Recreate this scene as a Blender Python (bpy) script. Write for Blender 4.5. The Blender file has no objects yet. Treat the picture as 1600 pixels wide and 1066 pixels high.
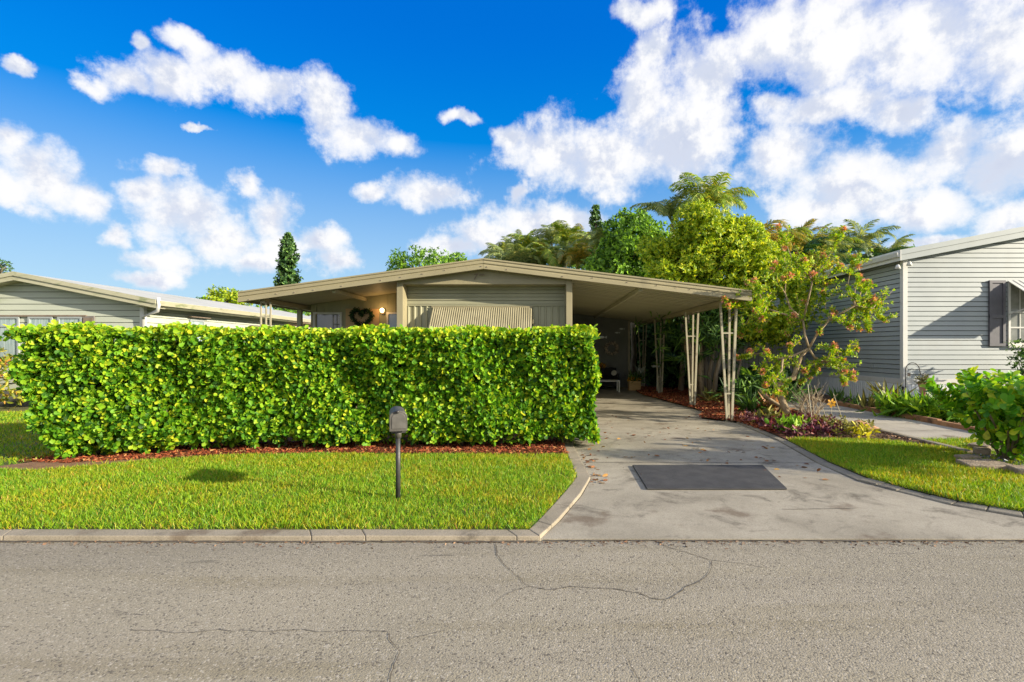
import bpy, math, random
import numpy as np
from mathutils import Vector, Matrix
random.seed(7); RNG = np.random.default_rng(11)
C = bpy.context.scene.collection
SC = bpy.context.scene
R = math.radians

# ------------------------------------------------------------------ camera, sky, sun, exposure
F, CX, CY, EYE = 800.0, 850.0, 545.0, 1.6
cam = bpy.data.cameras.new('camera'); camo = bpy.data.objects.new('camera', cam); C.objects.link(camo)
camo.location = (0, 0, EYE); camo.rotation_euler = (R(90), 0, 0)
cam.sensor_width = 36; cam.lens = 18.0
cam.shift_x = -(CX-800)/1600; cam.shift_y = (CY-533)/1600
cam.clip_end = 3000
SC.camera = camo
SC.view_settings.view_transform = 'Standard'; SC.view_settings.look = 'None'
SC.view_settings.gamma = 1; SC.view_settings.exposure = 1.85
try: SC.view_settings.use_curve_mapping = False
except Exception: pass
SUN = Vector((2.78, -1.01, .906)).normalized()
sd = bpy.data.lights.new('sun', 'SUN'); sd.energy = 2.8; sd.angle = R(.8); sd.color = (1, .89, .70)
so = bpy.data.objects.new('sun', sd); C.objects.link(so)
so.rotation_euler = SUN.to_track_quat('Z', 'Y').to_euler()

def N(nt, typ, **kw):
    n = nt.nodes.new(typ)
    for k, v in kw.items():
        if k.startswith('i_'):
            key = k[2:]; key = int(key) if key.isdigit() else key
            n.inputs[key].default_value = v
        else: setattr(n, k, v)
    return n
def mth(nt, op, a, b=None, c=None, clamp=False):
    n = nt.nodes.new('ShaderNodeMath'); n.operation = op; n.use_clamp = clamp
    for i, v in enumerate((a, b, c)):
        if v is None: continue
        if isinstance(v, (int, float)): n.inputs[i].default_value = v
        else: nt.links.new(v, n.inputs[i])
    return n.outputs[0]
def mixc(nt, f, a, b, mode='MIX'):
    n = nt.nodes.new('ShaderNodeMix'); n.data_type = 'RGBA'; n.blend_type = mode
    for i, v in ((0, f), (6, a), (7, b)):
        if isinstance(v, (int, float)): n.inputs[i].default_value = v
        elif isinstance(v, tuple): n.inputs[i].default_value = (*v[:3], 1)
        else: nt.links.new(v, n.inputs[i])
    return n.outputs[2]
def smooth(nt, v, a, b, lo=0.0, hi=1.0):
    n = nt.nodes.new('ShaderNodeMapRange'); n.interpolation_type = 'SMOOTHSTEP'
    nt.links.new(v, n.inputs[0])
    for i, x in enumerate((a, b, lo, hi)): n.inputs[i+1].default_value = x
    return n.outputs[0]

W = bpy.data.worlds.new('World'); SC.world = W; W.use_nodes = True
wt = W.node_tree; wt.nodes.clear()
sky = N(wt, 'ShaderNodeTexSky', sky_type='NISHITA', sun_disc=False)
sky.sun_elevation = math.asin(SUN.z); sky.sun_rotation = math.atan2(SUN.x, SUN.y)
sky.air_density = 1.0; sky.dust_density = .6; sky.ozone_density = 2.5
tc = N(wt, 'ShaderNodeTexCoord'); sx = N(wt, 'ShaderNodeSeparateXYZ'); wt.links.new(tc.outputs['Generated'], sx.inputs[0])
az = mth(wt, 'ARCTAN2', sx.outputs[0], sx.outputs[1]); el = mth(wt, 'ARCSINE', sx.outputs[2])
cp = N(wt, 'ShaderNodeCombineXYZ'); wt.links.new(az, cp.inputs[0]); wt.links.new(el, cp.inputs[1])
P2 = cp.outputs[0]
def noise(nt, vec, scale, detail=6, rough=.55, lac=2.0, dist=0.0):
    n = N(nt, 'ShaderNodeTexNoise'); n.inputs['Scale'].default_value = scale; n.inputs['Detail'].default_value = detail
    n.inputs['Roughness'].default_value = rough; n.inputs['Distortion'].default_value = dist
    if vec is not None: nt.links.new(vec, n.inputs['Vector'])
    return n.outputs['Fac']
# clouds of the place, by azimuth and elevation (each: centre, radii)
CL = [(140,122,44,16),(200,118,60,28),(265,112,70,40),(310,62,52,22),(350,105,62,34),(410,140,70,34),(508,165,50,48),(560,205,84,36),(622,222,48,24),(230,60,30,18),
 (20,225,60,38),(80,268,88,60),(145,310,54,42),(10,285,50,34),(180,365,34,20),(255,262,56,24),(228,300,42,36),(285,335,90,58),(350,372,80,42),(425,335,56,50),(380,282,32,24),
 (445,372,56,34),(262,406,72,24),(505,378,46,26),(525,410,40,26),(590,296,34,20),(665,300,80,34),(725,180,42,13),(22,100,26,14),(312,203,24,7),(240,436,70,16),(400,404,60,24),
 (797,212,34,34),(860,235,92,64),(940,245,125,64),(1050,225,120,76),(1010,150,60,64),(1095,110,66,64),(1105,190,50,50),(1000,14,70,24),(1025,72,44,34),
 (1200,52,100,66),(1320,60,150,86),(1450,55,170,100),(1570,70,120,90),(1680,60,120,90),(1300,165,160,40),(1205,155,44,26),(1400,172,90,36),(1225,250,100,60),(1330,290,150,76),(1480,225,94,54),
 (1560,265,110,70),(1270,335,90,34),(1450,325,90,48),(1570,345,80,36),(1440,383,90,16),(1680,250,110,80),
 (830,345,92,34),(760,372,90,34),(700,392,60,22),(806,308,26,16),(885,345,60,28)]
wn_ = N(wt, 'ShaderNodeTexNoise'); wn_.inputs['Scale'].default_value = 7; wn_.inputs['Detail'].default_value = 6; wn_.inputs['Roughness'].default_value = .6; wt.links.new(P2, wn_.inputs['Vector'])
wv = wt.nodes.new('ShaderNodeVectorMath'); wv.operation = 'MULTIPLY_ADD'; wt.links.new(wn_.outputs['Color'], wv.inputs[0]); wv.inputs[1].default_value = (.12, .09, 0); wv.inputs[2].default_value = (-.06, -.045, 0)
wp = wt.nodes.new('ShaderNodeVectorMath'); wp.operation = 'ADD'; wt.links.new(P2, wp.inputs[0]); wt.links.new(wv.outputs[0], wp.inputs[1]); PW = wp.outputs[0]
val = None
for (px, py, rx, ry) in CL:
    x, y, z = (px-CX)/F, 1.0, (CY-py)/F
    a0 = math.atan2(x, y); e0 = math.asin(z/math.sqrt(x*x+y*y+z*z)); k = 1/(1+x*x); k2 = math.sqrt(k)
    s = wt.nodes.new('ShaderNodeVectorMath'); s.operation = 'MULTIPLY_ADD'
    ax, ay = 1/(rx/F*k), 1/(ry/F*k2)
    wt.links.new(PW, s.inputs[0]); s.inputs[1].default_value = (ax, ay, 0); s.inputs[2].default_value = (-a0*ax, -e0*ay, 0)
    l = wt.nodes.new('ShaderNodeVectorMath'); l.operation = 'LENGTH'; wt.links.new(s.outputs[0], l.inputs[0])
    val = l.outputs['Value'] if val is None else mth(wt, 'SMOOTH_MIN', val, l.outputs['Value'], .25)
blob = mth(wt, 'SUBTRACT', 1.0, mth(wt, 'MULTIPLY', val, mth(wt, 'MULTIPLY_ADD', val, .6, .4)))
fill_cloud = mth(wt, 'MULTIPLY_ADD', noise(wt, tc.outputs['Generated'], 2.2, 3), 2.8, -.65)  # unseen cloud cover outside the view, thickened to add fill light
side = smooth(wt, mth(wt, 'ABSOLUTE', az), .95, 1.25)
blob = mth(wt, 'ADD', mth(wt, 'MULTIPLY', blob, mth(wt, 'SUBTRACT', 1.0, side)), mth(wt, 'MULTIPLY', fill_cloud, side))
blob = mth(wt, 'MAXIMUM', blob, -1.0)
n1 = noise(wt, P2, 11, 12, .64, dist=0)
of = wt.nodes.new('ShaderNodeVectorMath'); of.operation = 'ADD'; wt.links.new(P2, of.inputs[0]); of.inputs[1].default_value = (.03, .035, 0)
n2 = noise(wt, of.outputs[0], 11, 7, .6, dist=0)
calm = mth(wt, 'MULTIPLY_ADD', smooth(wt, blob, .15, .8), -2.1, 3.8)
dens = mth(wt, 'MULTIPLY_ADD', mth(wt, 'SUBTRACT', n1, .5), calm, mth(wt, 'MULTIPLY_ADD', blob, 1.0, .02))
alpha = mth(wt, 'POWER', smooth(wt, dens, -.12, .92), 1.1)
lit = smooth(wt, mth(wt, 'SUBTRACT', n1, n2), -.13, .07)
thick = smooth(wt, dens, .3, 1.1)
cshade = mth(wt, 'MULTIPLY', mth(wt, 'SUBTRACT', 1.0, lit), mth(wt, 'MULTIPLY_ADD', thick, .6, .4))
ccol = mixc(wt, cshade, (4.75, 4.75, 4.82), (2.95, 3.25, 4.0))
g0 = mth(wt, 'MAXIMUM', sx.outputs[2], 0.0)
hs = N(wt, 'ShaderNodeHueSaturation'); hs.inputs['Saturation'].default_value = 1.35; hs.inputs['Value'].default_value = 1.0
wt.links.new(sky.outputs[0], hs.inputs['Color'])
tint = mixc(wt, smooth(wt, g0, .0, .5), (.25, .80, 1.05), (.02, .62, 1.25))
skyc = mixc(wt, 1.0, hs.outputs[0], tint, 'MULTIPLY')
skyc = mixc(wt, .75, skyc, mixc(wt, smooth(wt, g0, .30, .56), (.0, 1.38, 3.7), (.0, .84, 3.42)))
hz_f = mth(wt, 'MAXIMUM', mth(wt, 'SUBTRACT', 1.0, mth(wt, 'DIVIDE', g0, .37)), 0.0)
skyc = mixc(wt, mth(wt, 'MULTIPLY', hz_f, 1.0), skyc, (2.9, 3.9, 4.5))
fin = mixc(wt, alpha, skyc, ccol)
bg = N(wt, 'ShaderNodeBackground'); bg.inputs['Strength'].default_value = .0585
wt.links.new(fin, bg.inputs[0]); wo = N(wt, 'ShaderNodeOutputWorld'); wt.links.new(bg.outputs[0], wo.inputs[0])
SKYTEST = False

# ------------------------------------------------------------------ helpers
def P(px, py, Y):                      # a point seen at pixel (px, py) that stands Y metres away
    return Vector(((px-CX)/F*Y, Y, EYE-(py-CY)/F*Y))
def PX(px, Y): return (px-CX)/F*Y
def PZ(py, Y): return EYE-(py-CY)/F*Y
def G(px, py, z=0):                    # point on the ground plane z
    Y = F*(EYE-z)/(py-CY); return ((px-CX)/F*Y, Y)

MATS = {}
def newmat(name):
    m = bpy.data.materials.new(name); m.use_nodes = True; MATS[name] = m
    nt = m.node_tree; b = nt.nodes['Principled BSDF']; return m, nt, b
def pmat(name, c1, c2=None, scale=3, rough=.7, bump=0.0, bscale=40, metal=0.0, dirt=None, dscale=.8, dlo=.5, dhi=.75, spec=.5, stretch=(1,1,1), fine=None):
    m, nt, b = newmat(name)
    t = N(nt, 'ShaderNodeTexCoord'); mp = N(nt, 'ShaderNodeMapping'); mp.inputs['Scale'].default_value = stretch
    nt.links.new(t.outputs['Object'], mp.inputs[0]); v = mp.outputs[0]
    c2 = c2 or tuple(min(1, x*1.12) for x in c1)
    col = mixc(nt, smooth(nt, noise(nt, v, scale, 5), .3, .7), c1, c2)
    if fine:
        col = mixc(nt, smooth(nt, noise(nt, v, fine[1], 2), .38, .66), mixc(nt, 1.0, col, (fine[0],)*3, 'MULTIPLY'), col)
    if dirt:
        col = mixc(nt, smooth(nt, noise(nt, v, dscale, 7, .65), dlo, dhi), col, dirt)
    nt.links.new(col, b.inputs['Base Color'])
    b.inputs['Roughness'].default_value = rough; b.inputs['Metallic'].default_value = metal
    b.inputs['Specular IOR Level'].default_value = spec
    if bump:
        bn = N(nt, 'ShaderNodeBump'); bn.inputs['Strength'].default_value = bump; bn.inputs['Distance'].default_value = .02
        nt.links.new(noise(nt, v, bscale, 6, .6), bn.inputs['Height']); nt.links.new(bn.outputs[0], b.inputs['Normal'])
    return m
def leafmat(name, stops, trans=.3, rough=.45, by='island', spec=.35, patch=None, tcol=None):
    m, nt, b = newmat(name)
    if by == 'island':
        g = N(nt, 'ShaderNodeNewGeometry'); r = g.outputs['Random Per Island']
    else:
        g = N(nt, 'ShaderNodeObjectInfo'); r = g.outputs['Random']
    cr = N(nt, 'ShaderNodeValToRGB'); e = cr.color_ramp.elements
    while len(e) < len(stops): e.new(.5)
    for i, (p, c) in enumerate(stops): e[i].position = p; e[i].color = (*c, 1)
    nt.links.new(r, cr.inputs[0]); col = cr.outputs[0]
    if patch:
        t = N(nt, 'ShaderNodeTexCoord')
        src = g.outputs['Position'] if by == 'island' else t.outputs['Object']
        col = mixc(nt, smooth(nt, noise(nt, src, patch[1], 4, .6), .42, .62), col, mixc(nt, 1.0, col, patch[0], 'MULTIPLY'))
    nt.links.new(col, b.inputs['Base Color']); b.inputs['Roughness'].default_value = rough
    b.inputs['Specular IOR Level'].default_value = spec
    tr = N(nt, 'ShaderNodeBsdfTranslucent')
    nt.links.new(mixc(nt, 1.0, col, tcol or (1.5, 1.4, .5), 'MULTIPLY'), tr.inputs[0])
    mx = N(nt, 'ShaderNodeMixShader'); mx.inputs[0].default_value = trans
    nt.links.new(b.outputs[0], mx.inputs[1]); nt.links.new(tr.outputs[0], mx.inputs[2])
    nt.links.new(mx.outputs[0], nt.nodes['Material Output'].inputs[0])
    return m

def tag(o, label=None, cat=None, group=None, kind=None):
    if label: o['label'] = label
    if cat: o['category'] = cat
    if group: o['group'] = group
    if kind: o['kind'] = kind
    return o
def empty(name, loc=(0,0,0), label=None, cat=None, group=None, rz=0):
    o = bpy.data.objects.new(name, None); C.objects.link(o); o.location = loc; o.rotation_euler = (0,0,rz); o.empty_display_size = .2
    return tag(o, label, cat, group)
def link(name, me, mat, parent=None, loc=None):
    if mat is not None and not me.materials: me.materials.append(mat)
    o = bpy.data.objects.new(name, me); C.objects.link(o)
    if parent is not None: o.parent = parent
    if loc is not None: o.location = loc
    return o
def copy_tree(o, parent=None):
    c = o.copy(); C.objects.link(c)
    if parent is not None: c.parent = parent
    for ch in list(o.children):
        copy_tree(ch, c)
    return c

class MB:
    def __init__(s, org=(0,0,0)): s.v = []; s.f = []; s.o = Vector(org)
    def add(s, vs, fs):
        n = len(s.v); s.v += [tuple(Vector(v)-s.o) for v in vs]; s.f += [tuple(i+n for i in f) for f in fs]; return s
    def box(s, x0, x1, y0, y1, z0, z1):
        vs = [(x0,y0,z0),(x1,y0,z0),(x1,y1,z0),(x0,y1,z0),(x0,y0,z1),(x1,y0,z1),(x1,y1,z1),(x0,y1,z1)]
        return s.add(vs, [(0,3,2,1),(4,5,6,7),(0,1,5,4),(1,2,6,5),(2,3,7,6),(3,0,4,7)])
    def hexa(s, b, t):                  # b, t: four points each
        return s.add(list(b)+list(t), [(3,2,1,0),(4,5,6,7),(0,1,5,4),(1,2,6,5),(2,3,7,6),(3,0,4,7)])
    def prism(s, pts, d):               # polygon extruded by vector d
        n = len(pts); d = Vector(d); vs = [Vector(p) for p in pts]; vs += [p+d for p in vs]
        return s.add(vs, [tuple(range(n-1,-1,-1)), tuple(range(n, 2*n))]+[(i,(i+1)%n,n+(i+1)%n,n+i) for i in range(n)])
    def sweep(s, prof, a, b, cap=True): # profile points (list of Vector offsets) from a to b
        n = len(prof); vs = [a+p for p in prof]+[b+p for p in prof]
        fs = [(i,(i+1)%n,n+(i+1)%n,n+i) for i in range(n)]
        if cap: fs += [tuple(range(n-1,-1,-1)), tuple(range(n,2*n))]
        return s.add(vs, fs)
    def tube(s, pts, rad, k=8, cap=True):
        pts = [Vector(p) for p in pts]; n = len(pts)
        if isinstance(rad, (int,float)): rad = [rad]*n
        up = Vector((.13,.31,.94)); vs = []
        for i, p in enumerate(pts):
            d = (pts[min(i+1,n-1)]-pts[max(i-1,0)])
            d = d.normalized() if d.length > 1e-9 else Vector((0,0,1))
            if abs(d.dot(up)) > .95: up = Vector((1,.1,0))
            a = d.cross(up).normalized(); b = d.cross(a).normalized(); up = -b if False else up
            for j in range(k):
                t = 2*math.pi*j/k; vs.append(p+a*math.cos(t)*rad[i]+b*math.sin(t)*rad[i])
        fs = [(i*k+j, i*k+(j+1)%k, (i+1)*k+(j+1)%k, (i+1)*k+j) for i in range(n-1) for j in range(k)]
        if cap: fs += [tuple(range(k-1,-1,-1)), tuple((n-1)*k+j for j in range(k))]
        return s.add(vs, fs)
    def bar(s, a, b, w, h=None):
        a = Vector(a); b = Vector(b); h = h or w; d = (b-a).normalized(); up = Vector((0,0,1)) if abs(d.z) < .9 else Vector((0,1,0))
        u = d.cross(up).normalized()*w/2; v = d.cross(u).normalized()*h/2
        return s.hexa([a-u-v,a+u-v,a+u+v,a-u+v],[b-u-v,b+u-v,b+u+v,b-u+v])
    def lathe(s, prof, c, k=16):
        vs = []; 
        for (r, z) in prof:
            for j in range(k):
                t = 2*math.pi*j/k; vs.append((c[0]+r*math.cos(t), c[1]+r*math.sin(t), c[2]+z))
        n = len(prof)
        return s.add(vs, [(i*k+j,i*k+(j+1)%k,(i+1)*k+(j+1)%k,(i+1)*k+j) for i in range(n-1) for j in range(k)]+[tuple(range(k-1,-1,-1)), tuple((n-1)*k+j for j in range(k))])
    def build(s, name, mat, parent=None, smooth=False, bevel=0, loc=None):
        me = bpy.data.meshes.new(name); me.from_pydata(s.v, [], s.f); me.update()
        if smooth: me.shade_smooth()
        o = link(name, me, mat, parent, loc)
        if bevel:
            b = o.modifiers.new('bevel', 'BEVEL'); b.width = bevel; b.segments = 2; b.limit_method = 'ANGLE'; b.angle_limit = R(40)
        return o

def arr(x): return np.asarray(x, dtype=np.float64)
def nrm(a): return a/np.maximum(np.linalg.norm(a, axis=-1, keepdims=True), 1e-9)
def basis(D, Nn):                      # x along D, z near Nn
    x = nrm(D); z = nrm(Nn-(Nn*x).sum(-1, keepdims=True)*x+1e-6); y = np.cross(z, x)
    return np.stack([x, y, z], axis=-1)
def npmesh(name, V, Fl, flen):
    me = bpy.data.meshes.new(name); nf = len(Fl)//flen
    me.vertices.add(len(V)); me.vertices.foreach_set('co', np.asarray(V, np.float32).ravel())
    me.loops.add(len(Fl)); me.loops.foreach_set('vertex_index', np.asarray(Fl, np.int32))
    me.polygons.add(nf); me.polygons.foreach_set('loop_start', np.arange(0, nf*flen, flen, dtype=np.int32))
    try: me.polygons.foreach_set('loop_total', np.full(nf, flen, np.int32))
    except Exception: pass
    me.update(calc_edges=True); return me
def scatter(name, T, Fc, Pp, D, Nn, S, mat, parent=None, kind='stuff'):
    T = arr(T); Fc = np.asarray(Fc, np.int64); B = basis(arr(D), arr(Nn)); S = arr(S)
    V = np.einsum('nij,kj->nki', B, T)*(S[:,None,None] if S.ndim == 1 else S[:,None,:1]) + arr(Pp)[:,None,:]
    n = len(Pp); Fl = (Fc[None]+np.arange(n)[:,None,None]*len(T)).ravel()
    me = npmesh(name, V.reshape(-1,3), Fl, Fc.shape[1])
    o = link(name, me, mat, parent)
    if kind: o['kind'] = kind
    return o
def rdir(n, z=0.0):
    a = RNG.normal(size=(n,3)); a[:,2] += z; return nrm(a)

# leaf templates (unit length along x)
LEAF_ROUND = ([(0,0,0),(.3,.17,.03),(.62,.33,.05),(.88,.25,.03),(1,0,-.01),(.88,-.25,.03),(.62,-.33,.05),(.3,-.17,.03),(.55,0,-.03)],
              [(0,1,8),(1,2,8),(2,3,8),(3,4,8),(4,5,8),(5,6,8),(6,7,8),(7,0,8)])
LEAF_OVAL = ([(0,0,0),(.35,.22,.04),(.75,.17,.03),(1,0,-.05),(.75,-.17,.03),(.35,-.22,.04)], [(0,1,2),(0,2,3),(0,3,4),(0,4,5)])
LEAF_LONG = ([(0,0,0),(.4,.07,.03),(1,0,-.15),(.4,-.07,.03)], [(0,1,2),(0,2,3)])
LEAF_DIA = ([(0,0,0),(.5,.3,.06),(1,0,0),(.5,-.3,.06)], [(0,1,2),(0,2,3)])
BLADE = ([(0,-.055,0),(0,.055,0),(.55,.045,.05),(.55,-.045,.05),(1,0,.22)], [(0,1,2),(0,2,3),(3,2,4)])
CHIP = ([(-.5,-.18,0),(.5,-.14,.06),(.45,.2,.02),(-.4,.16,.07)], [(0,1,2),(0,2,3)])

# ------------------------------------------------------------------ materials
def road_mat():
    m, nt, b = newmat('asphalt')
    t = N(nt, 'ShaderNodeTexCoord'); v = t.outputs['Object']
    big = smooth(nt, noise(nt, v, .35, 5, .6), .3, .7)
    col = mixc(nt, big, (.325,.29,.215), (.385,.34,.255))
    band = N(nt, 'ShaderNodeMapping'); band.inputs['Scale'].default_value = (.25, 2.2, 1); nt.links.new(v, band.inputs[0])
    col = mixc(nt, smooth(nt, noise(nt, band.outputs[0], 1.2, 5, .6), .45, .8), col, (.29,.25,.165))
    vo = N(nt, 'ShaderNodeTexVoronoi'); vo.inputs['Scale'].default_value = 95; nt.links.new(v, vo.inputs['Vector'])
    sep = N(nt, 'ShaderNodeSeparateColor'); nt.links.new(vo.outputs['Color'], sep.inputs[0])
    st = mth(nt, 'POWER', sep.outputs[0], 1.0)
    col = mixc(nt, smooth(nt, st, .80, 1.0), col, (.48,.43,.34))
    col = mixc(nt, smooth(nt, sep.outputs[1], .84, .99), col, (.16,.14,.11))
    fn = noise(nt, v, 130, 3, .7)
    col = mixc(nt, smooth(nt, fn, .36, .62), mixc(nt, 1.0, col, (.72,.72,.72), 'MULTIPLY'), col)
    lane = N(nt, 'ShaderNodeMapping'); lane.inputs['Scale'].default_value = (.06, 1.0, 1); nt.links.new(v, lane.inputs[0])
    col = mixc(nt, smooth(nt, noise(nt, lane.outputs[0], .9, 3, .5), .42, .62), col, mixc(nt, 1.0, col, (.84,.84,.86), 'MULTIPLY'))
    spots = smooth(nt, noise(nt, band.outputs[0], 3.6, 4, .6), .66, .76)
    col = mixc(nt, mth(nt, 'MULTIPLY', spots, .55), col, (.05,.045,.04))
    nt.links.new(col, b.inputs['Base Color']); b.inputs['Roughness'].default_value = .9; b.inputs['Specular IOR Level'].default_value = .25
    h = mth(nt, 'ADD', mth(nt, 'MULTIPLY', vo.outputs['Distance'], -.8), mth(nt, 'MULTIPLY', fn, .8))
    bn = N(nt, 'ShaderNodeBump'); bn.inputs['Strength'].default_value = .5; bn.inputs['Distance'].default_value = .006
    nt.links.new(h, bn.inputs['Height']); nt.links.new(bn.outputs[0], b.inputs['Normal'])
    return m
def concrete_mat(name, c1, c2, dark, amount=(.5,.72), blot=(.17,.13,.09)):
    m, nt, b = newmat(name)
    t = N(nt, 'ShaderNodeTexCoord'); v = t.outputs['Object']
    col = mixc(nt, smooth(nt, noise(nt, v, .9, 7, .65), .32, .68), c1, c2)
    col = mixc(nt, smooth(nt, noise(nt, v, 2.3, 8, .7, dist=.6), amount[0], amount[1]), col, dark)
    mp = N(nt, 'ShaderNodeMapping'); mp.inputs['Location'].default_value = (7.3, 2.1, 0); nt.links.new(v, mp.inputs[0])
    col = mixc(nt, mth(nt, 'MULTIPLY', smooth(nt, noise(nt, mp.outputs[0], 1.5, 5, .6), .58, .70), .8), col, blot)
    fn = noise(nt, v, 90, 4, .7)
    col = mixc(nt, smooth(nt, fn, .3, .6), mixc(nt, 1.0, col, (.70,.69,.67), 'MULTIPLY'), col)
    nt.links.new(col, b.inputs['Base Color']); b.inputs['Roughness'].default_value = .85; b.inputs['Specular IOR Level'].default_value = .3
    bn = N(nt, 'ShaderNodeBump'); bn.inputs['Strength'].default_value = .45; bn.inputs['Distance'].default_value = .006
    nt.links.new(fn, bn.inputs['Height']); nt.links.new(bn.outputs[0], b.inputs['Normal'])
    return m
M_road = road_mat()
M_drive = concrete_mat('drive_concrete', (.29,.26,.20), (.41,.37,.29), (.165,.145,.11), (.5,.7))
M_kerb = concrete_mat('kerb_concrete', (.27,.235,.175), (.36,.31,.235), (.14,.12,.09), (.52,.72))
M_kerbd = concrete_mat('kerb_dark', (.20,.18,.14), (.29,.26,.2), (.10,.09,.075), (.5,.7))
M_path = concrete_mat('path_concrete', (.36,.33,.28), (.46,.42,.35), (.24,.22,.19), (.6,.8))
M_crack = pmat('crack_dirt', (.07,.06,.045), (.13,.11,.085), 20, .95)
M_earth = pmat('lawn_earth', (.07,.085,.018), (.15,.15,.035), 2.5, .95, .5, 60, dirt=(.11,.08,.045), dscale=1.2, dlo=.5, dhi=.75)
M_far = pmat('far_grass', (.06,.10,.02), (.11,.15,.03), .5, .95)
M_dirt = pmat('bare_dirt', (.17,.085,.04), (.24,.13,.065), 8, .95, .6, 60)
M_bed = pmat('mulch_ground', (.10,.035,.018), (.17,.06,.03), 12, .95, .8, 70)
M_bed2 = pmat('brown_bed', (.09,.055,.035), (.15,.095,.06), 12, .95, .8, 70)
M_mulch = leafmat('red_mulch', [(0,(.10,.022,.010)),(.5,(.26,.055,.020)),(.85,(.36,.11,.035)),(1,(.42,.26,.10))], .0, .85)
M_mulch2 = leafmat('brown_mulch', [(0,(.06,.035,.02)),(.5,(.17,.09,.05)),(1,(.32,.2,.12))], .0, .85)
M_grass = leafmat('grass_blades', [(0,(.07,.19,.010)),(.35,(.16,.34,.014)),(.72,(.29,.46,.018)),(.90,(.40,.42,.03)),(1,(.42,.27,.07))], .35, .5, patch=((1.35,1.0,.9),.9))
HC = [(0,(.015,.06,.005)),(.26,(.055,.18,.010)),(.56,(.16,.37,.016)),(.86,(.33,.50,.022)),(1,(.54,.56,.03))]
M_hedge = leafmat('clusia_leaf', HC, .36, .5, spec=.25)
M_hedge_o = leafmat('clusia_leaf_single', [(0,(.05,.17,.012)),(.5,(.16,.32,.018)),(1,(.55,.52,.03))], .30, .42, by='object', spec=.35)
M_twig = pmat('twig', (.10,.075,.045), (.17,.13,.08), 10, .9)
M_core = pmat('hedge_shade', (.012,.02,.006), (.03,.04,.012), 6, 1.0, 1.0, 14)  # shade inside the hedges put into one near-black green
M_khaki = pmat('khaki_metal', (.285,.25,.150), (.33,.29,.175), 1.5, .45, .05, 60, dirt=(.20,.175,.11), dscale=1.6, dlo=.55, dhi=.8)
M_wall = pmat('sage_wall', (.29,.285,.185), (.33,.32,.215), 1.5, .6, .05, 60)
M_ceil = pmat('ceiling_khaki', (.36,.34,.23), (.42,.40,.27), .8, .6, stretch=(.3,3,1))
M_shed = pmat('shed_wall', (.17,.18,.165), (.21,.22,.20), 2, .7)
M_post = pmat('post_metal', (.36,.33,.23), (.43,.39,.28), 6, .5, dirt=(.25,.2,.13), dscale=6, dlo=.55, dhi=.7)
M_gap = pmat('lap_shadow_board', (.10,.105,.10), (.13,.13,.12), 3, .9)  # dark backing colour stands in for the shadow lines between lap boards
M_white = pmat('white_paint', (.56,.56,.54), (.63,.63,.6), 3, .5, dirt=(.5,.48,.42), dscale=3)
M_side = pmat('grey_vinyl', (.29,.325,.335), (.33,.365,.37), 1.2, .5, .04, 50, dirt=(.27,.29,.28), dscale=1.5, dlo=.5, dhi=.85)
M_lside = pmat('pale_vinyl', (.41,.44,.37), (.46,.49,.41), 1.2, .55, dirt=(.29,.32,.21), dscale=1.1, dlo=.5, dhi=.8, stretch=(.5,.5,3))
M_skirt = pmat('white_skirting', (.68,.71,.73), (.74,.76,.77), 3, .55, dirt=(.30,.30,.27), dscale=4, dlo=.55, dhi=.8, stretch=(3,3,.6))
M_roofm = pmat('roof_membrane', (.42,.42,.39), (.48,.48,.44), 1, .7, dirt=(.30,.33,.22), dscale=1.2, dlo=.5, dhi=.8)
M_lfas = pmat('mossy_fascia', (.40,.385,.27), (.45,.43,.31), 2, .6, dirt=(.22,.25,.13), dscale=2.2, dlo=.5, dhi=.7, stretch=(1,1,4))
M_shut = pmat('blue_grey_shutter', (.085,.085,.10), (.115,.11,.13), 4, .5)
M_brown = pmat('brown_trim', (.16,.12,.09), (.22,.17,.13), 5, .6)
M_black = pmat('black_metal', (.03,.03,.032), (.05,.05,.05), 10, .45, .1, 80)
M_mail = pmat('grey_mailbox', (.06,.056,.05), (.085,.08,.072), 12, .5, .15, 60, dirt=(.12,.11,.095), dscale=14)
M_mat = pmat('rubber_mat', (.035,.035,.037), (.055,.055,.056), 5, .85, .4, 160, dirt=(.09,.085,.075), dscale=2.5, dlo=.55, dhi=.9)
M_bark = pmat('bark', (.20,.155,.105), (.33,.27,.19), 6, .9, .9, 30, stretch=(1,1,.4))
M_barkd = pmat('bark_dark', (.13,.10,.07), (.22,.18,.13), 6, .9, .9, 30, stretch=(1,1,.4))
M_bark2 = pmat('golden_bark', (.24,.17,.095), (.38,.29,.17), 9, .85, .6, 40, dirt=(.22,.17,.12), dscale=7)
M_stone = pmat('wall_block', (.24,.18,.12), (.36,.29,.21), 6, .95, .9, 40, dirt=(.07,.06,.045), dscale=5, dlo=.52, dhi=.7)
M_gravel = leafmat('slate_chips', [(0,(.06,.07,.10)),(.5,(.18,.20,.27)),(1,(.5,.52,.6))], 0, .6)
M_door = pmat('tan_door', (.50,.33,.17), (.56,.38,.2), 3, .6)
M_wood = pmat('raw_wood', (.42,.27,.11), (.55,.37,.17), 5, .7, stretch=(1,1,6))
M_timber = pmat('timber_edging', (.28,.13,.06), (.42,.23,.11), 4, .85, .5, 30, dirt=(.08,.05,.03), dscale=3)
M_fence = pmat('grey_fence', (.22,.21,.19), (.32,.31,.28), 6, .9, .4, 30, stretch=(3,3,.5))
M_dark = pmat('dark_cloth', (.02,.022,.025), (.035,.037,.04), 8, .9)
M_cush = pmat('cream_cushion', (.6,.58,.5), (.66,.64,.56), 8, .9)
M_terra = pmat('terracotta', (.42,.2,.12), (.5,.27,.17), 6, .8, dirt=(.5,.45,.38), dscale=4)
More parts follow.
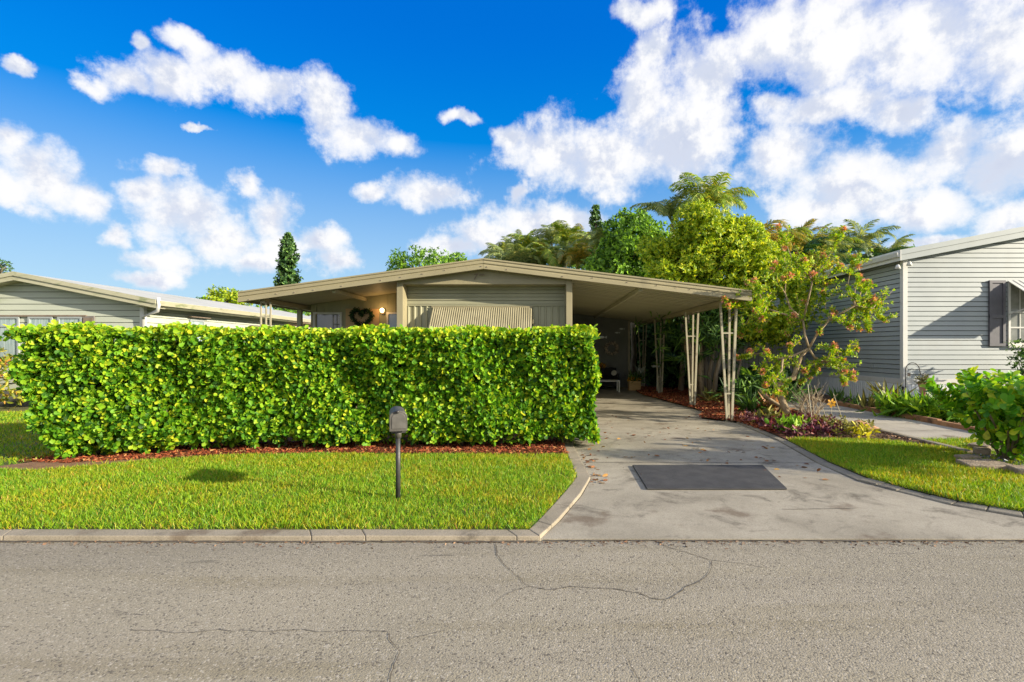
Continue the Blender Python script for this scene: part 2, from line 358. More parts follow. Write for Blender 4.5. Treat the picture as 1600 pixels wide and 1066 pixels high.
M_orange = pmat('orange_red', (.5,.09,.03), (.6,.14,.05), 6, .7)
M_yellow = leafmat('yellow_petals', [(0,(.5,.22,.01)),(1,(.75,.45,.03))], .2, .6)
M_heart = leafmat('wreath_leaves', [(0,(.008,.03,.008)),(1,(.03,.09,.02))], .0, .7)
M_litter = leafmat('fallen_leaves', [(0,(.10,.04,.02)),(.6,(.26,.11,.04)),(1,(.4,.24,.06))], .0, .8)
M_shell = leafmat('shell_wreath', [(0,(.22,.18,.14)),(1,(.6,.52,.42))], .0, .7)
M_steel = pmat('brushed_metal', (.5,.52,.5), (.6,.62,.6), 8, .4, metal=.6)
def glass(name, c, rough=.06):
    m, nt, b = newmat(name); b.inputs['Base Color'].default_value = (*c,1); b.inputs['Roughness'].default_value = rough
    b.inputs['Specular IOR Level'].default_value = 1.0; b.inputs['IOR'].default_value = 1.6; return m
M_glass = glass('dark_glass', (.035,.045,.045)); M_glassb = glass('bluish_glass', (.16,.20,.27), .12)
M_curt = pmat('curtain_glass', (.22,.30,.30), (.42,.50,.50), 5, .15, stretch=(6,1,.4))
M_net = pmat('screened_glass', (.20,.21,.19), (.28,.29,.27), 6, .12, stretch=(1,1,1))
m, nt, b = newmat('lit_lamp'); b.inputs['Emission Color'].default_value = (1,.62,.25,1); b.inputs['Emission Strength'].default_value = 2.2; M_lamp = m
m, nt, b = newmat('striped_fabric'); t = N(nt,'ShaderNodeTexCoord'); w = N(nt,'ShaderNodeTexWave'); w.bands_direction='Y'; w.inputs['Scale'].default_value = 2.2
nt.links.new(t.outputs['Object'], w.inputs[0]); nt.links.new(mixc(nt, smooth(nt, w.outputs['Fac'], .45,.55), (.62,.55,.50), (.55,.38,.34)), b.inputs['Base Color']); M_stripe = m

# foliage
def lm(name, a, b, c, tr=.3, top=None, rough=.5):
    st = [(0,a),(.5,b),(.85,c)];  st.append((1, top or tuple(min(1,x*1.3) for x in c)))
    return leafmat(name, st, tr, rough)
L_mid = lm('leaf_mid', (.045,.11,.018), (.13,.28,.03), (.28,.48,.04), .35)
L_yel = lm('leaf_yellowgreen', (.10,.20,.012), (.31,.44,.02), (.52,.58,.03), .40, (.62,.60,.04))
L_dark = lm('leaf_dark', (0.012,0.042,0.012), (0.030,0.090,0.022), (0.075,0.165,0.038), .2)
L_pine = lm('leaf_pine', (0.018,0.054,0.018), (0.050,0.126,0.032), (0.135,0.252,0.054), .1)
L_palm = lm('palm_leaf', (.12,.17,.06), (.24,.31,.10), (.42,.45,.17), .3, (.50,.44,.14))
L_palmo = lm('palm_leaf_gold', (0.098,0.126,0.021), (0.280,0.266,0.042), (0.504,0.364,0.056), .3, (0.620,0.308,0.056))
L_palmy = lm('palm_leaf_bright', (0.120,0.180,0.030), (0.255,0.375,0.045), (0.495,0.525,0.090), .3, (0.620,0.450,0.090))
L_under = lm('leaf_under', (0.019,0.065,0.016), (0.065,0.156,0.033), (0.156,0.286,0.052), .25)
L_flow = lm('branch_leaf', (.10,.24,.014), (.26,.44,.02), (.48,.54,.03), .4, (.60,.48,.05))
L_croton = lm('croton_leaf', (0.052,0.104,0.013), (0.234,0.260,0.026), (0.455,0.390,0.039), .25, (0.455,0.130,0.039))
L_fern = lm('fern_leaf', (0.055,0.154,0.013), (0.154,0.330,0.022), (0.308,0.462,0.033), .35)
L_purple = lm('purple_leaf', (.04,.012,.022), (.11,.022,.045), (.24,.06,.09), .2, (.42,.2,.18))
L_olive = lm('olive_leaf', (.07,.08,.03), (.17,.17,.05), (.30,.28,.08), .25)
L_dry = lm('dry_twig', (.14,.10,.06), (.25,.19,.11), (.36,.28,.17), .0)
L_petal = lm('coral_petal', (.52,.16,.11), (.66,.30,.18), (.70,.42,.26), .3, (.72,.34,.40))

# ------------------------------------------------------------------ ground
def poly(name, pts, z, mat, thick=0, parent=None, kind='structure'):
    mb = MB(); n = len(pts)
    if thick: mb.prism([(x,y,z-thick) for x, y in pts], (0,0,thick))
    else: mb.add([(x,y,z) for x,y in pts], [tuple(range(n))])
    o = mb.build(name, mat, parent)
    if kind: o['kind'] = kind
    return o
poly('ground', [(-900,-900),(900,-900),(900,1500),(-900,1500)], -.03, M_far)
road = poly('road', [(-200,-3.6),(200,-3.6),(200,4.27),(-200,4.27)], 0, M_road)
def ribbon(pix, w, name='crack'):
    mb = MB(); pts = []
    for i in range(len(pix)-1):
        (ax,ay),(bx,by) = pix[i], pix[i+1]; n = max(1, int(math.hypot(bx-ax,by-ay)/5))
        for k in range(n): pts.append((ax+(bx-ax)*k/n+random.uniform(-1,1)*1.1, ay+(by-ay)*k/n+random.uniform(-1,1)*.7))
    pts.append(pix[-1]); g = [Vector((*G(*p),.004)) for p in pts]; n = len(g); vs = []
    for i, p in enumerate(g):
        d = g[min(i+1,n-1)]-g[max(i-1,0)]; s = Vector((-d.y,d.x,0)).normalized()*w*random.uniform(.35,1.0)*(.25 if i in (0,n-1) else 1)/2
        vs += [p-s, p+s]
    mb.add(vs, [(2*i,2*i+1,2*i+3,2*i+2) for i in range(n-1)]); return mb.build(name, M_crack, road)
CR = [([(774,849),(777,866),(786,880),(799,893),(801,897),(816,905),(817,911),(827,917),(855,922),(870,921),(890,917),(940,920),(965,921),(1000,928),(1020,936),(1040,938)],.011),
 ([(1040,938),(1050,935),(1058,928),(1070,919),(1085,912),(1098,906),(1108,895),(1112,886),(1111,876),(1090,869),(1070,863),(1045,856),(1030,850)],.011),
 ([(1111,876),(1150,880),(1185,886),(1200,889)],.007),([(827,918),(805,923),(785,933),(765,950)],.006),([(1040,938),(1036,955)],.005),
 ([(200,985),(245,986),(269,990),(303,989),(344,985),(362,987),(394,986),(406,988),(475,984),(494,988),(559,986),(609,988)],.007),
 ([(609,988),(609,999),(617,1010),(625,1020),(620,1032),(616,1040),(608,1066),(600,1090)],.007),([(625,1001),(660,994),(700,985)],.005),
 ([(980,1030),(990,1050),(1000,1066),(1004,1085)],.005),([(375,850),(385,858)],.006),([(330,872),(318,880)],.004)]
for p, w in CR: ribbon(p, w*.8)

LZ = .045
KO = [(-30,4.25),(-.03,4.25),(.147,4.70),(.407,5.52),(.577,6.24),(.53,7.19),(.496,8.1),(.47,9.2)]     # kerb, drive side
KI = [(-30,4.42),(-.13,4.42),(-.01,4.78),(.235,5.60),(.40,6.24),(.36,7.19),(.33,8.1),(.31,9.2)]
RO = [(7.5,4.27),(5.6,4.42),(4.49,4.785),(4.12,5.18),(3.91,5.69),(3.75,6.15),(3.78,7.11),(4.02,8.79),(4.08,10.0),(4.10,10.94)]
RI = [(7.5,4.42),(5.66,4.58),(4.60,4.93),(4.27,5.28),(4.07,5.76),(3.93,6.2),(3.95,7.11),(4.17,8.77),(4.22,10.0),(4.24,10.94)]
def interp(a, t):
    i = min(int(t), len(a)-2); f = t-i; return (a[i][0]+(a[i+1][0]-a[i][0])*f, a[i][1]+(a[i+1][1]-a[i][1])*f)
kerb = empty('kerb'); kerb['kind'] = 'structure'
cuts = [0.0]+[1+ (x+.03)/29.97 for x in (-7.5,-4.5,-1.93,-1.48,-.22)]+[1.001,1.6,2.45,3.4,4.2,5.0,6.0,7.0]
def kerb_piece(A, B, t0, t1, z0, z1, mat, parent, bev=.018):
    ts = [t0]+[k for k in range(int(t0)+1, int(math.ceil(t1))) if t0+.02 < k < t1-.02]+[t1]; mid = interp(A, (t0+t1)/2); seg = max(.05, math.dist(interp(A,t0),interp(A,t1))); g = min(.002/seg, .02)*(t1-t0)
    mb = MB(); vs = []
    for t in ts:
        tt = t+(g if t == t0 else -g if t == t1 else 0)
        a = interp(A, tt); b = interp(B, tt); j = random.uniform(-.002,.002)
        vs += [(a[0],a[1],z0),(a[0]+(b[0]-a[0])*.08,a[1]+(b[1]-a[1])*.08,z1+j),(b[0],b[1],z1+j),(b[0],b[1],z0)]
    n = len(ts); fs = [(4*i+j, 4*i+(j+1)%4, 4*i+4+(j+1)%4, 4*i+4+j) for i in range(n-1) for j in range(4)]+[(3,2,1,0),(4*n-4,4*n-3,4*n-2,4*n-1)]
    mb.add(vs, fs); return mb.build('kerb_stone', mat, parent, bevel=bev)
for a, b in zip(cuts[:-1], cuts[1:]): kerb_piece(KO, KI, a, b, -.05, .042, M_kerb, kerb, .008)
edging = empty('drive_edging'); edging['kind'] = 'structure'
t = 0.0; lens = [1,.4,.35,.3,.3,.45,.45,.5,.5,.6,.6,.7]
acc = [0,.6,1,1.35,1.7,2,2.5,3,3.5,4,4.5,5,6,7,8,9]
for a, b in zip(acc[:-1], acc[1:]): kerb_piece(RO, RI, a, b, -.05, .032+random.uniform(-.006,.006), M_kerbd, edging, .012)

drive_pts = KO[1:]+[(.47,21),(3.45,21),(3.4,17.5),(3.66,15.6),(3.92,13.76),(4.03,12.8),(3.565,11.6),(4.10,10.94)]+RO[::-1][1:-1]+[(7.5,4.27)]
drive_pts = [(-.03,4.272)]+drive_pts[1:]
drive_pts[-1] = (7.5,4.272)
drive = poly('driveway', drive_pts, .014, M_drive, .05)
def ribbon_w(pts, w, z, name, mat, parent, jit=.01):
    mb = MB(); vs = []; P3 = []
    for i in range(len(pts)-1):
        n = max(1, int(math.dist(pts[i], pts[i+1])/.08))
        for k in range(n): P3.append(Vector((pts[i][0]+(pts[i+1][0]-pts[i][0])*k/n, pts[i][1]+(pts[i+1][1]-pts[i][1])*k/n+random.uniform(-jit,jit), z)))
    P3.append(Vector((*pts[-1], z))); n = len(P3)
    for i, p in enumerate(P3):
        d = P3[min(i+1,n-1)]-P3[max(i-1,0)]; s = Vector((-d.y,d.x,0)).normalized()*w/2*random.uniform(.6,1.3); vs += [p-s,p+s]
    mb.add(vs, [(2*i,2*i+1,2*i+3,2*i+2) for i in range(n-1)]); return mb.build(name, mat, parent)
ribbon_w([(.54,7.13),(3.76,7.1)], .014, .018, 'joint', M_crack, drive, .004)
ribbon_w([(.5,11.3),(3.8,11.25)], .016, .018, 'joint', M_crack, drive, .004)
ribbon_w([(0,4.262),(7.4,4.262)], .03, .0065, 'joint', M_crack, road, .006)
ribbon_w([(-12,4.238),(-.05,4.238)], .03, .0065, 'joint', M_crack, road, .008)
ribbon_w([(2.35,5.05),(3.1,5.08)], .008, .018, 'crack', M_crack, drive, .006)

# lawns and beds
hf = [(-7.25,7.05),(-6.5,6.92),(-5.43,7.23),(-4.7,7.53),(-3.3,7.62),(-1.5,7.6),(.36,7.55)]           # front edge of the mulch strip
lawn_a = [(-30,4.42)]+KI[1:6]+[(.36,7.55)]+hf[::-1][1:]+[(-7.35,9.6),(-9.2,14.5),(-30,14.5)]
poly('lawn', lawn_a, LZ-.01, M_earth)
poly('mulch_bed', hf+[(.33,8.1),(.31,9.4),(-6.9,9.2),(-7.15,8.2)], LZ+.002, M_bed)
poly('dirt_patch', [(-7.3,6.6),(-6.5,6.55),(-5.8,6.85),(-5.5,7.15),(-6.2,7.3),(-6.9,7.15)], LZ+.006, M_dirt)
lawn_b = RI[:8]+[(4.9,8.75),(5.6,8.7),(6.26,7.9),(6.26,7.4),(7.5,7.2),(14,7.2),(14,4.42)]
poly('lawn_right', lawn_b, LZ-.012, M_earth)
poly('grass_patch', [(6.40,7.5),(6.40,8.78),(8.4,8.78),(8.4,7.25),(6.6,7.2)], LZ-.008, M_earth)
poly('garden_bed', [(4.17,8.77),(4.22,10),(4.24,10.94),(4.12,11.0),(3.58,11.62),(4.05,12.8),(3.94,13.76),(3.68,15.6),(3.42,17.5),(3.5,24),(9.4,24),(9.4,18.5),(6.28,18.5),(6.28,7.92),(5.6,8.7),(4.9,8.75)], LZ, M_bed)
poly('brown_bed', [(4.95,8.76),(5.6,8.71),(6.27,7.93),(6.27,10.6),(5.3,9.6)], LZ+.006, M_bed2)
poly('house_bed', [(8.12,9.0),(9.52,9.0),(16,9.0),(16,13.6),(9.56,13.6),(9.5,18.4),(8.12,18.4)], LZ+.004, M_bed2)
poly('left_yard', [(-30,9.4),(-9.3,9.4),(-6.5,9.5),(.30,9.42),(.30,11.2),(-6,12.85),(-6.2,24),(-30,24)], LZ-.02, M_earth)
path = poly('path', [(6.40,8.8),(8.0,8.85),(8.0,18.4),(6.40,18.4)], .055, M_path, .06)
for yy in (9.6, 10.5, 11.5, 12.6, 13.8, 15): ribbon_w([(6.42,yy),(7.98,yy+.02)], .016, .0595, 'joint', M_crack, path, .003)
strip = MB().box(6.28,6.39,7.62,18.4,-.05,.085).build('path_edging', M_kerb, None, bevel=.01); strip['kind'] = 'structure'
te = empty('timber_edging', (8.05,9,0), 'low orange-brown timber edging along the house side of the concrete path', 'garden edging')
for y0 in np.arange(8.95, 18, 1.5):
    x = 8.06+random.uniform(-.015,.015)
    MB((8.05,9,0)).box(x-.05,x+.05,y0,y0+1.47,-.02,.15+random.uniform(-.01,.015)).build('timber', M_timber, te, bevel=.012)

# grass
def inpoly(x, y, pts):
    pts = arr(pts); ins = np.zeros(len(x), bool); j = len(pts)-1
    for i in range(len(pts)):
        xi, yi = pts[i]; xj, yj = pts[j]
        c = ((yi > y) != (yj > y)) & (x < (xj-xi)*(y-yi)/(yj-yi+1e-12)+xi); ins ^= c; j = i
    return ins
def field(pts, dens, z0, box=None):
    a = arr(pts); x0,y0 = a.min(0); x1,y1 = a.max(0)
    if box: x0,x1,y0,y1 = box
    n = int((x1-x0)*(y1-y0)*dens); x = RNG.uniform(x0,x1,n); y = RNG.uniform(y0,y1,n)
    k = inpoly(x,y,pts); return np.stack([x[k],y[k],np.full(k.sum(), z0)],1)
def grass(name, pts, dens, h, box=None, label=None, wide=1.0):
    Pn = field(pts, dens, LZ-.012, box); n = len(Pn)
    D = rdir(n); D[:,2] = np.abs(D[:,2])+.75; D[:,:2] *= .9
    Nn = rdir(n); Nn[:,2] *= .3
    cl = .75+.5*np.sin(Pn[:,0]*3.1+np.sin(Pn[:,1]*2.7)*2)*np.sin(Pn[:,1]*4.3+Pn[:,0])
    S = RNG.uniform(.55,1.15,n)*h*(.8+.25*cl)
    T = [(a,b*wide,c) for a,b,c in BLADE[0]]
    return scatter(name, T, BLADE[1], Pn, D, Nn, S, M_grass)
QUICK = False
q = .3 if QUICK else 1
g = grass('grass', [(-8.4,4.43)]+KI[1:6]+[(.34,7.48)]+[(x,y-.07) for x,y in hf[::-1][1:4]]+[(-5.55,7.12),(-5.85,6.83),(-6.5,6.53),(-7.3,6.58),(-8.4,6.6)], 5600*q, .062, (-8.4,.42,4.43,7.75))
tag(g, 'bright green mown grass blades of the lawn in front of the hedge', 'grass')
g = grass('grass', [(x,y-.01) for x,y in RI[1:8]]+[(4.9,8.8),(5.6,8.78),(6.24,7.95),(6.24,7.4),(6.9,6.6),(8.6,6.4),(8.6,4.45)], 5600*q, .075, (3.85,8.0,4.5,8.8))
tag(g, 'bright green grass blades of the lawn between driveway edging and stone ring', 'grass')
g = grass('grass', [(6.42,7.45),(6.42,8.85),(8.4,8.8),(8.4,7.3)], 3500*q, .06); tag(g, 'small tuft of grass between path end and stone blocks', 'grass')
g = grass('grass', [(-16,6.5),(-8.4,6.55),(-7.35,6.6),(-7.0,7.1),(-7.2,9.4),(-9.5,12.6),(-22,12.6),(-22,6.5)], 900*q, .07, wide=1.6); tag(g, 'shaded grass blades of the side yard left of the hedge', 'grass')

for pts_, n_, lb_ in (([(-8.2,4.5),(-.2,4.5),(.3,6),(.3,7.5),(-4.5,7.4),(-8.2,6.4)],5200,'sparser taller grass blades standing out of the front lawn'),([(4.7,4.9),(8,4.9),(8,6.3),(6.2,7.4),(5.5,8.6),(4.3,8.6),(4.1,7)],2600,'sparser taller grass blades of the right-hand lawn')):
    Pn = field(pts_, n_/25, LZ-.01); cl = np.sin(Pn[:,0]*2.3+1.3*np.sin(Pn[:,1]*3.1))*np.sin(Pn[:,1]*2.9+.7*Pn[:,0]); Pn = Pn[cl > -.1]; n = len(Pn); D = rdir(n); D[:,2] = np.abs(D[:,2])+.9
    tag(scatter('grass', *BLADE, Pn, D, rdir(n), RNG.uniform(.05,.095,n), M_grass), lb_, 'grass')
def chips(name, pts, dens, z, mat, s=.045, label=None, box=None, jz=.02):
    Pn = field(pts, dens, z, box); n = len(Pn); Pn[:,2] += RNG.uniform(0,jz,n)
    D = rdir(n); D[:,2] *= .35; Nn = rdir(n, 1.6)
    o = scatter(name, *CHIP, Pn, D, Nn, RNG.uniform(.4,1.3,n)*s, mat)
    return tag(o, label, 'mulch')
chips('mulch', hf+[(.33,8.1),(.31,8.5),(-6.9,8.5),(-7.2,7.4)], 1500*q, LZ+.004, M_mulch, .05, 'red wood mulch strip along the foot of the clipped hedge')
chips('mulch', [(4.17,9.4),(4.10,10.98),(3.52,11.62),(3.98,12.8),(3.86,13.76),(3.6,15.6),(3.34,17.5),(3.5,21),(6.2,20),(6.25,12),(5.5,10)], 700*q, LZ+.004, M_mulch, .07, 'red wood mulch bed beside the carport posts')
chips('mulch', [(4.6,8.8),(5.6,8.71),(6.25,7.95),(6.25,12.4),(4.6,10)], 700*q, LZ+.01, M_mulch2, .05, 'brown wood mulch between purple groundcover and path')
chips('mulch', [(8.15,9.0),(9.5,9.0),(13,9.0),(13,13.5),(8.15,17)], 200*q, LZ+.008, M_mulch2, .06, 'brown mulch and debris under the plants beside the neighbouring house')

n = 1500; x = RNG.uniform(-6.5,6.5,n); y = 4.255-RNG.gamma(1.2,.035,n); Pn = np.stack([x,y,np.full(n,.004)],1)
tag(scatter('gutter_grit', *CHIP, Pn, rdir(n)*arr([[1,1,.2]]), rdir(n,2), RNG.uniform(.008,.03,n), M_mulch2), 'dark grit and crumbs along the joint between road and kerb', 'grit')
# leaf litter on the drive
n = 130; x = RNG.uniform(.55,3.7,n); y = 6.0+RNG.gamma(2.0,1.3,n); k = (y<12)&(x<3.7); n = int(k.sum())
Pn = np.stack([x[k],y[k],np.full(n,.02)],1); ex = arr([(.62+random.uniform(-.06,.1), random.uniform(5.9,7.9), .022) for _ in range(50)]); Pn = np.concatenate([Pn,ex]); n = len(Pn)
D = rdir(n); D[:,2] *= .2
o = scatter('fallen_leaves', *LEAF_OVAL, Pn, D, rdir(n,2.5), RNG.uniform(.035,.10,n), M_litter); tag(o, 'brown fallen leaves scattered over the driveway concrete', 'leaf litter')

# ------------------------------------------------------------------ driveway mat
mo = (2.4,6.2,.016)
rm = tag(MB(mo).box(*(PX(1010,5.77),PX(1228,5.77)),5.74,6.9,.018,.036).build('rubber_mat', M_mat, None, bevel=.006, loc=mo), 'black rubber mat lying flat on the driveway', 'mat')
for v in rm.data.vertices:
    if v.co.y > 0: v.co.x = (PX(988,6.9) if v.co.x < 0 else PX(1192,6.9))-mo[0]

# ------------------------------------------------------------------ mailbox
mx, my = PX(622,5.29), 5.29
mbx = empty('mailbox', (mx,my,0), 'grey metal mailbox on a thin round post in the front lawn', 'mailbox', rz=0)
o0 = (mx,my,0); mbx.rotation_euler = (0,0,R(17.5))
MB(o0).tube([(mx,my,0),(mx,my,.78)],.024,14).build('post', M_black, mbx, True)
MB(o0).tube([(mx,my,.68),(mx,my,.775)],.034,14).build('collar', M_mail, mbx, True)
def arch(w, h, k=10): 
    r = w/2; return [(-r,0),(r,0)]+[(r*math.cos(math.pi*i/k), (h-r*.75)+.75*r*math.sin(math.pi*i/k)) for i in range(k+1)]
mb = MB(o0); z0 = .79; tilt = -.004
mb.prism([(mx-.004+a, my-.24, z0+b) for a,b in arch(.162,.195)], (0.0,.46,0)); mb.build('box_body', M_mail, mbx, False, .004)
mb = MB(o0); mb.prism([(mx-.004+a, my-.252, z0-.006+b) for a,b in arch(.17,.205)], (0,.018,0)); mb.build('front_lid', M_mail, mbx, False, .004)
mb = MB(o0); mb.prism([(mx-.002+a, my-.257, z0+.02+b) for a,b in arch(.13,.155)], (0,.006,0)); mb.build('lid_panel', pmat('lid_grey',(.08,.076,.068),(.11,.105,.095),12,.5), mbx, False, .003)
MB(o0).tube([(mx-.012,my-.275,z0+.188),(mx-.012,my-.25,z0+.188)],.016,10).build('latch', M_black, mbx, True)
MB(o0).box(mx-.07,mx+.07,my-.2,my+.2,z0-.03,z0-.001).build('mount_plate', M_black, mbx)

# ------------------------------------------------------------------ hedge
def hedge_front(x, z):                 # y of the hedge face
    base = np.interp(x, [-7.6,-6.6,-5.2,-4,-1,1], [6.98,7.12,7.55,7.85,7.95,8.05])
    return base+.06*np.sin(x*2.3+z*1.7)+.05*np.sin(x*5.1+1+z*3.1)-.04*np.sin(z*5)-.05*np.maximum(0,.5-z)*-1
def sprigs(Pc, Dc, per, size, mat, name, parent, spread=(35,78), LT=LEAF_ROUND, kind='stuff'):
    n = len(Pc); Pr = np.repeat(Pc, per, 0); Dr = np.repeat(nrm(Dc), per, 0); m = n*per
    a = np.tile(np.arange(per), n)*2.399+np.repeat(RNG.uniform(0,6.28,n), per)+RNG.normal(0,.25,m)
    ref = np.where(np.abs(Dr[:,2:3])>.8, arr([[1,0,0]]), arr([[0,0,1]])); u = nrm(np.cross(Dr,ref)); v = np.cross(Dr,u)
    th = np.radians(RNG.uniform(*spread, m)); side = u*np.cos(a)[:,None]+v*np.sin(a)[:,None]
    D = Dr*np.cos(th)[:,None]+side*np.sin(th)[:,None]; Nn = Dr*np.sin(th)[:,None]-side*np.cos(th)[:,None]+RNG.normal(0,.25,(m,3))
    P0 = Pr+Dr*(RNG.uniform(-.35,.35,m)*size)[:,None]
    S = RNG.uniform(.6,1.2,m)*size
    return P0, D, Nn, S
def foliage(name, Pc, Dc, per, size, mat, parent, spread=(30,80), LT=LEAF_OVAL, kind='stuff'):
    P0, D, Nn, S = sprigs(Pc, Dc, per, size, mat, name, parent, spread)
    return scatter(name, *LT, P0, D, Nn, S, mat, parent, kind)
hedge = empty('hedge', (-3.3,8.4,0), 'clipped rectangular hedge of glossy round yellow-green leaves behind the front lawn', 'hedge')
IH = Matrix.Translation((3.3,-8.4,0))
hx = lambda z: -7.20+.52*np.clip((1.0-z)/1.0,0,1)+.05*np.sin(z*9)     # left end
rx_ = lambda z: .80+.05*np.sin(z*6+1)
n = int(9000*(1 if not QUICK else .4))
x = RNG.uniform(-7.5,.85,n); z = .06+1.80*RNG.uniform(0,1,n)**.95; k = (x>hx(z))&(x<rx_(z)); x,z = x[k],z[k]
y = hedge_front(x,z)+RNG.uniform(0,.16,len(x))
# ragged hem
k = z > .145+.10*np.abs(np.sin(x*2.1)+.6*np.sin(x*5.3+1)); x,y,z = x[k],y[k],z[k]
Pf = np.stack([x,y,z],1); Df = np.stack([RNG.normal(.15,.45,len(x)), RNG.normal(-.9,.25,len(x)), RNG.normal(.35,.45,len(x))],1)
n = 3200; x = RNG.uniform(-7.45,.85,n); dy = RNG.uniform(0,1.15,n); y = hedge_front(x,1.9*np.ones(n))+dy
zt = 1.845+.03*np.sin(x*4+y*3)+RNG.uniform(-.07,.05,n)-.05*(dy<.1); Pt = np.stack([x,y,zt],1); Dt = np.stack([RNG.normal(.1,.35,n),RNG.normal(-.2,.35,n),np.full(n,1.0)],1)
n = 900; z = RNG.uniform(.1,1.85,n); x = rx_(z)-RNG.uniform(0,.12,n); y = 8.05+RNG.uniform(0,1.1,n); Pr_ = np.stack([x,y,z],1); Dr_ = np.stack([np.full(n,1.0),RNG.normal(-.2,.4,n),RNG.normal(.3,.4,n)],1)
n = 900; z = RNG.uniform(.1,1.85,n); x = hx(z)+RNG.uniform(0,.12,n); y = 7.05+RNG.uniform(0,1.1,n); Pl_ = np.stack([x,y,z],1); Dl_ = np.stack([np.full(n,-1.0),RNG.normal(-.2,.4,n),RNG.normal(.3,.4,n)],1)
Pa = np.concatenate([Pf,Pt,Pr_,Pl_]); Da = np.concatenate([Df,Dt,Dr_,Dl_])
P0,D0,N0,S0 = sprigs(Pa, Da, 6, .081, None, '', None)
P0 -= arr([[-3.3,8.4,0]])
front = np.where((P0[:,1]+8.4) < 7.75+.0*P0[:,0])[0]; order = np.argsort(((P0+arr([[-3.3,8.4,0]]))**2)[:, :2].sum(1)/np.maximum(S0,.01)**2 )
pick = set(order[:2400:8].tolist()); pick = np.array(sorted(pick))[:300]
keep = np.ones(len(P0), bool); keep[pick] = False
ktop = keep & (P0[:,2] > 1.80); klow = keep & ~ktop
scatter('leaves', *LEAF_ROUND, P0[klow], D0[klow], N0[klow], S0[klow], M_hedge, hedge)
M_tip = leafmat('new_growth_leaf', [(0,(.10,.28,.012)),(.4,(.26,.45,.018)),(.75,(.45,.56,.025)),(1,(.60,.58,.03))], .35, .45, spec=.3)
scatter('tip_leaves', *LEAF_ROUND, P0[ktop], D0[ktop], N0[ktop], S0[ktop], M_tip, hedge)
def single_leaves(pick, P0, D0, N0, S0, mat, parent, name='leaf'):
    me = npmesh('leaf', arr(LEAF_ROUND[0]), np.asarray(LEAF_ROUND[1]).ravel(), 3); me.materials.append(mat)
    B = basis(D0[pick], N0[pick])
    for i, k in enumerate(pick):
        o = bpy.data.objects.new(name, me); C.objects.link(o); o.parent = parent
        mt = Matrix(B[i].tolist()).to_4x4(); o.matrix_local = Matrix.Translation(P0[k].tolist()) @ mt @ Matrix.Scale(float(S0[k]), 4)
single_leaves(pick, P0, D0, N0, S0, M_hedge_o, hedge)
# deeper, sparser layer and a core coloured as inner shade, with woody stems
n = 3400; x = RNG.uniform(-7.2,.65,n); z = RNG.uniform(.12,1.75,n); y = hedge_front(x,z)+RNG.uniform(.16,.3,n)
k = (x>hx(z)+.1); Pd = np.stack([x[k],y[k],z[k]],1)-arr([[-3.3,8.4,0]]); foliage('inner_leaves', Pd, rdir(len(Pd)), 5, .10, M_hedge, hedge, LT=LEAF_OVAL)
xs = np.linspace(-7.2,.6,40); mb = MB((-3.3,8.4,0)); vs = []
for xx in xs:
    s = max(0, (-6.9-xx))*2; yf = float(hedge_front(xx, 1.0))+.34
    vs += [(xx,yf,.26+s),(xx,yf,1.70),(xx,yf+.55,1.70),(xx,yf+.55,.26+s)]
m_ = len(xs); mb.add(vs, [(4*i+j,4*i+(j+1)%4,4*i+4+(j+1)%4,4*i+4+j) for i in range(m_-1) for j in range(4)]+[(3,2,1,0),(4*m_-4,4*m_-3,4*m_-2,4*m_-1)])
mb.build('shade_core', M_core, hedge)
mb = MB((-3.3,8.4,0))
for i in range(26):
    xx = -6.5+i*.275+random.uniform(-.08,.08); yy = float(hedge_front(xx,.2))+random.uniform(.3,.6)
    for j in range(3): mb.tube([(xx,yy,0),(xx+random.uniform(-.08,.08),yy+random.uniform(-.08,.08),.3),(xx+random.uniform(-.25,.25),yy-.15,.7)],[.018,.014,.008],5)
for i in range(260):
    xx = random.uniform(-7.1,.6); zz = random.uniform(.3,1.8); yy = float(hedge_front(xx,zz))
    mb.tube([(xx,yy+.3,zz),(xx+random.uniform(-.1,.1),yy+.1,zz+random.uniform(0,.12))],[.006,.004],4)
o = mb.build('stems', M_twig, hedge); o['kind'] = 'stuff'

# ------------------------------------------------------------------ main mobile home
YF = 10.8
home = empty('mobile_home', (-1.3,11.3,0), 'khaki single-storey mobile home with low gable roof, porch and carport behind the hedge', 'house')
HO = (-1.3,11.3,0)
def hb(): return MB(HO)
XP, ZP, XL, ZL, XR, ZR = -1.276, 3.51, -6.45, 2.806, 4.38, 2.83
def ztop(x): return ZL+(ZP-ZL)*(x-XL)/(XP-XL) if x < XP else ZP+(ZR-ZP)*(x-XP)/(XR-XP)
prof = [(.03,0),(-.022,0),(-.022,-.030),(-.004,-.040),(-.004,-.066),(-.022,-.076),(-.022,-.106),(-.004,-.116),(-.004,-.142),(-.026,-.152),(-.026,-.226),(.03,-.232)]
pv = [Vector((0,a,b)) for a,b in prof]
hb().sweep(pv, Vector((XL,YF,ZL)), Vector((XP-.002,YF,ZP))).build('fascia', M_khaki, home)
hb().sweep(pv, Vector((XP+.002,YF,ZP)), Vector((XR,YF,ZR))).build('fascia', M_khaki, home)
hb().hexa([(XP-.06,YF-.03,ZP-.235),(XP+.06,YF-.03,ZP-.235),(XP+.06,YF-.027,ZP-.235),(XP-.06,YF-.027,ZP-.235)],[(XP-.06,YF-.03,ZP-.0),(XP+.06,YF-.03,ZP-.0),(XP+.06,YF-.027,ZP),(XP-.06,YF-.027,ZP)]).build('ridge_cover', M_khaki, home) if False else None
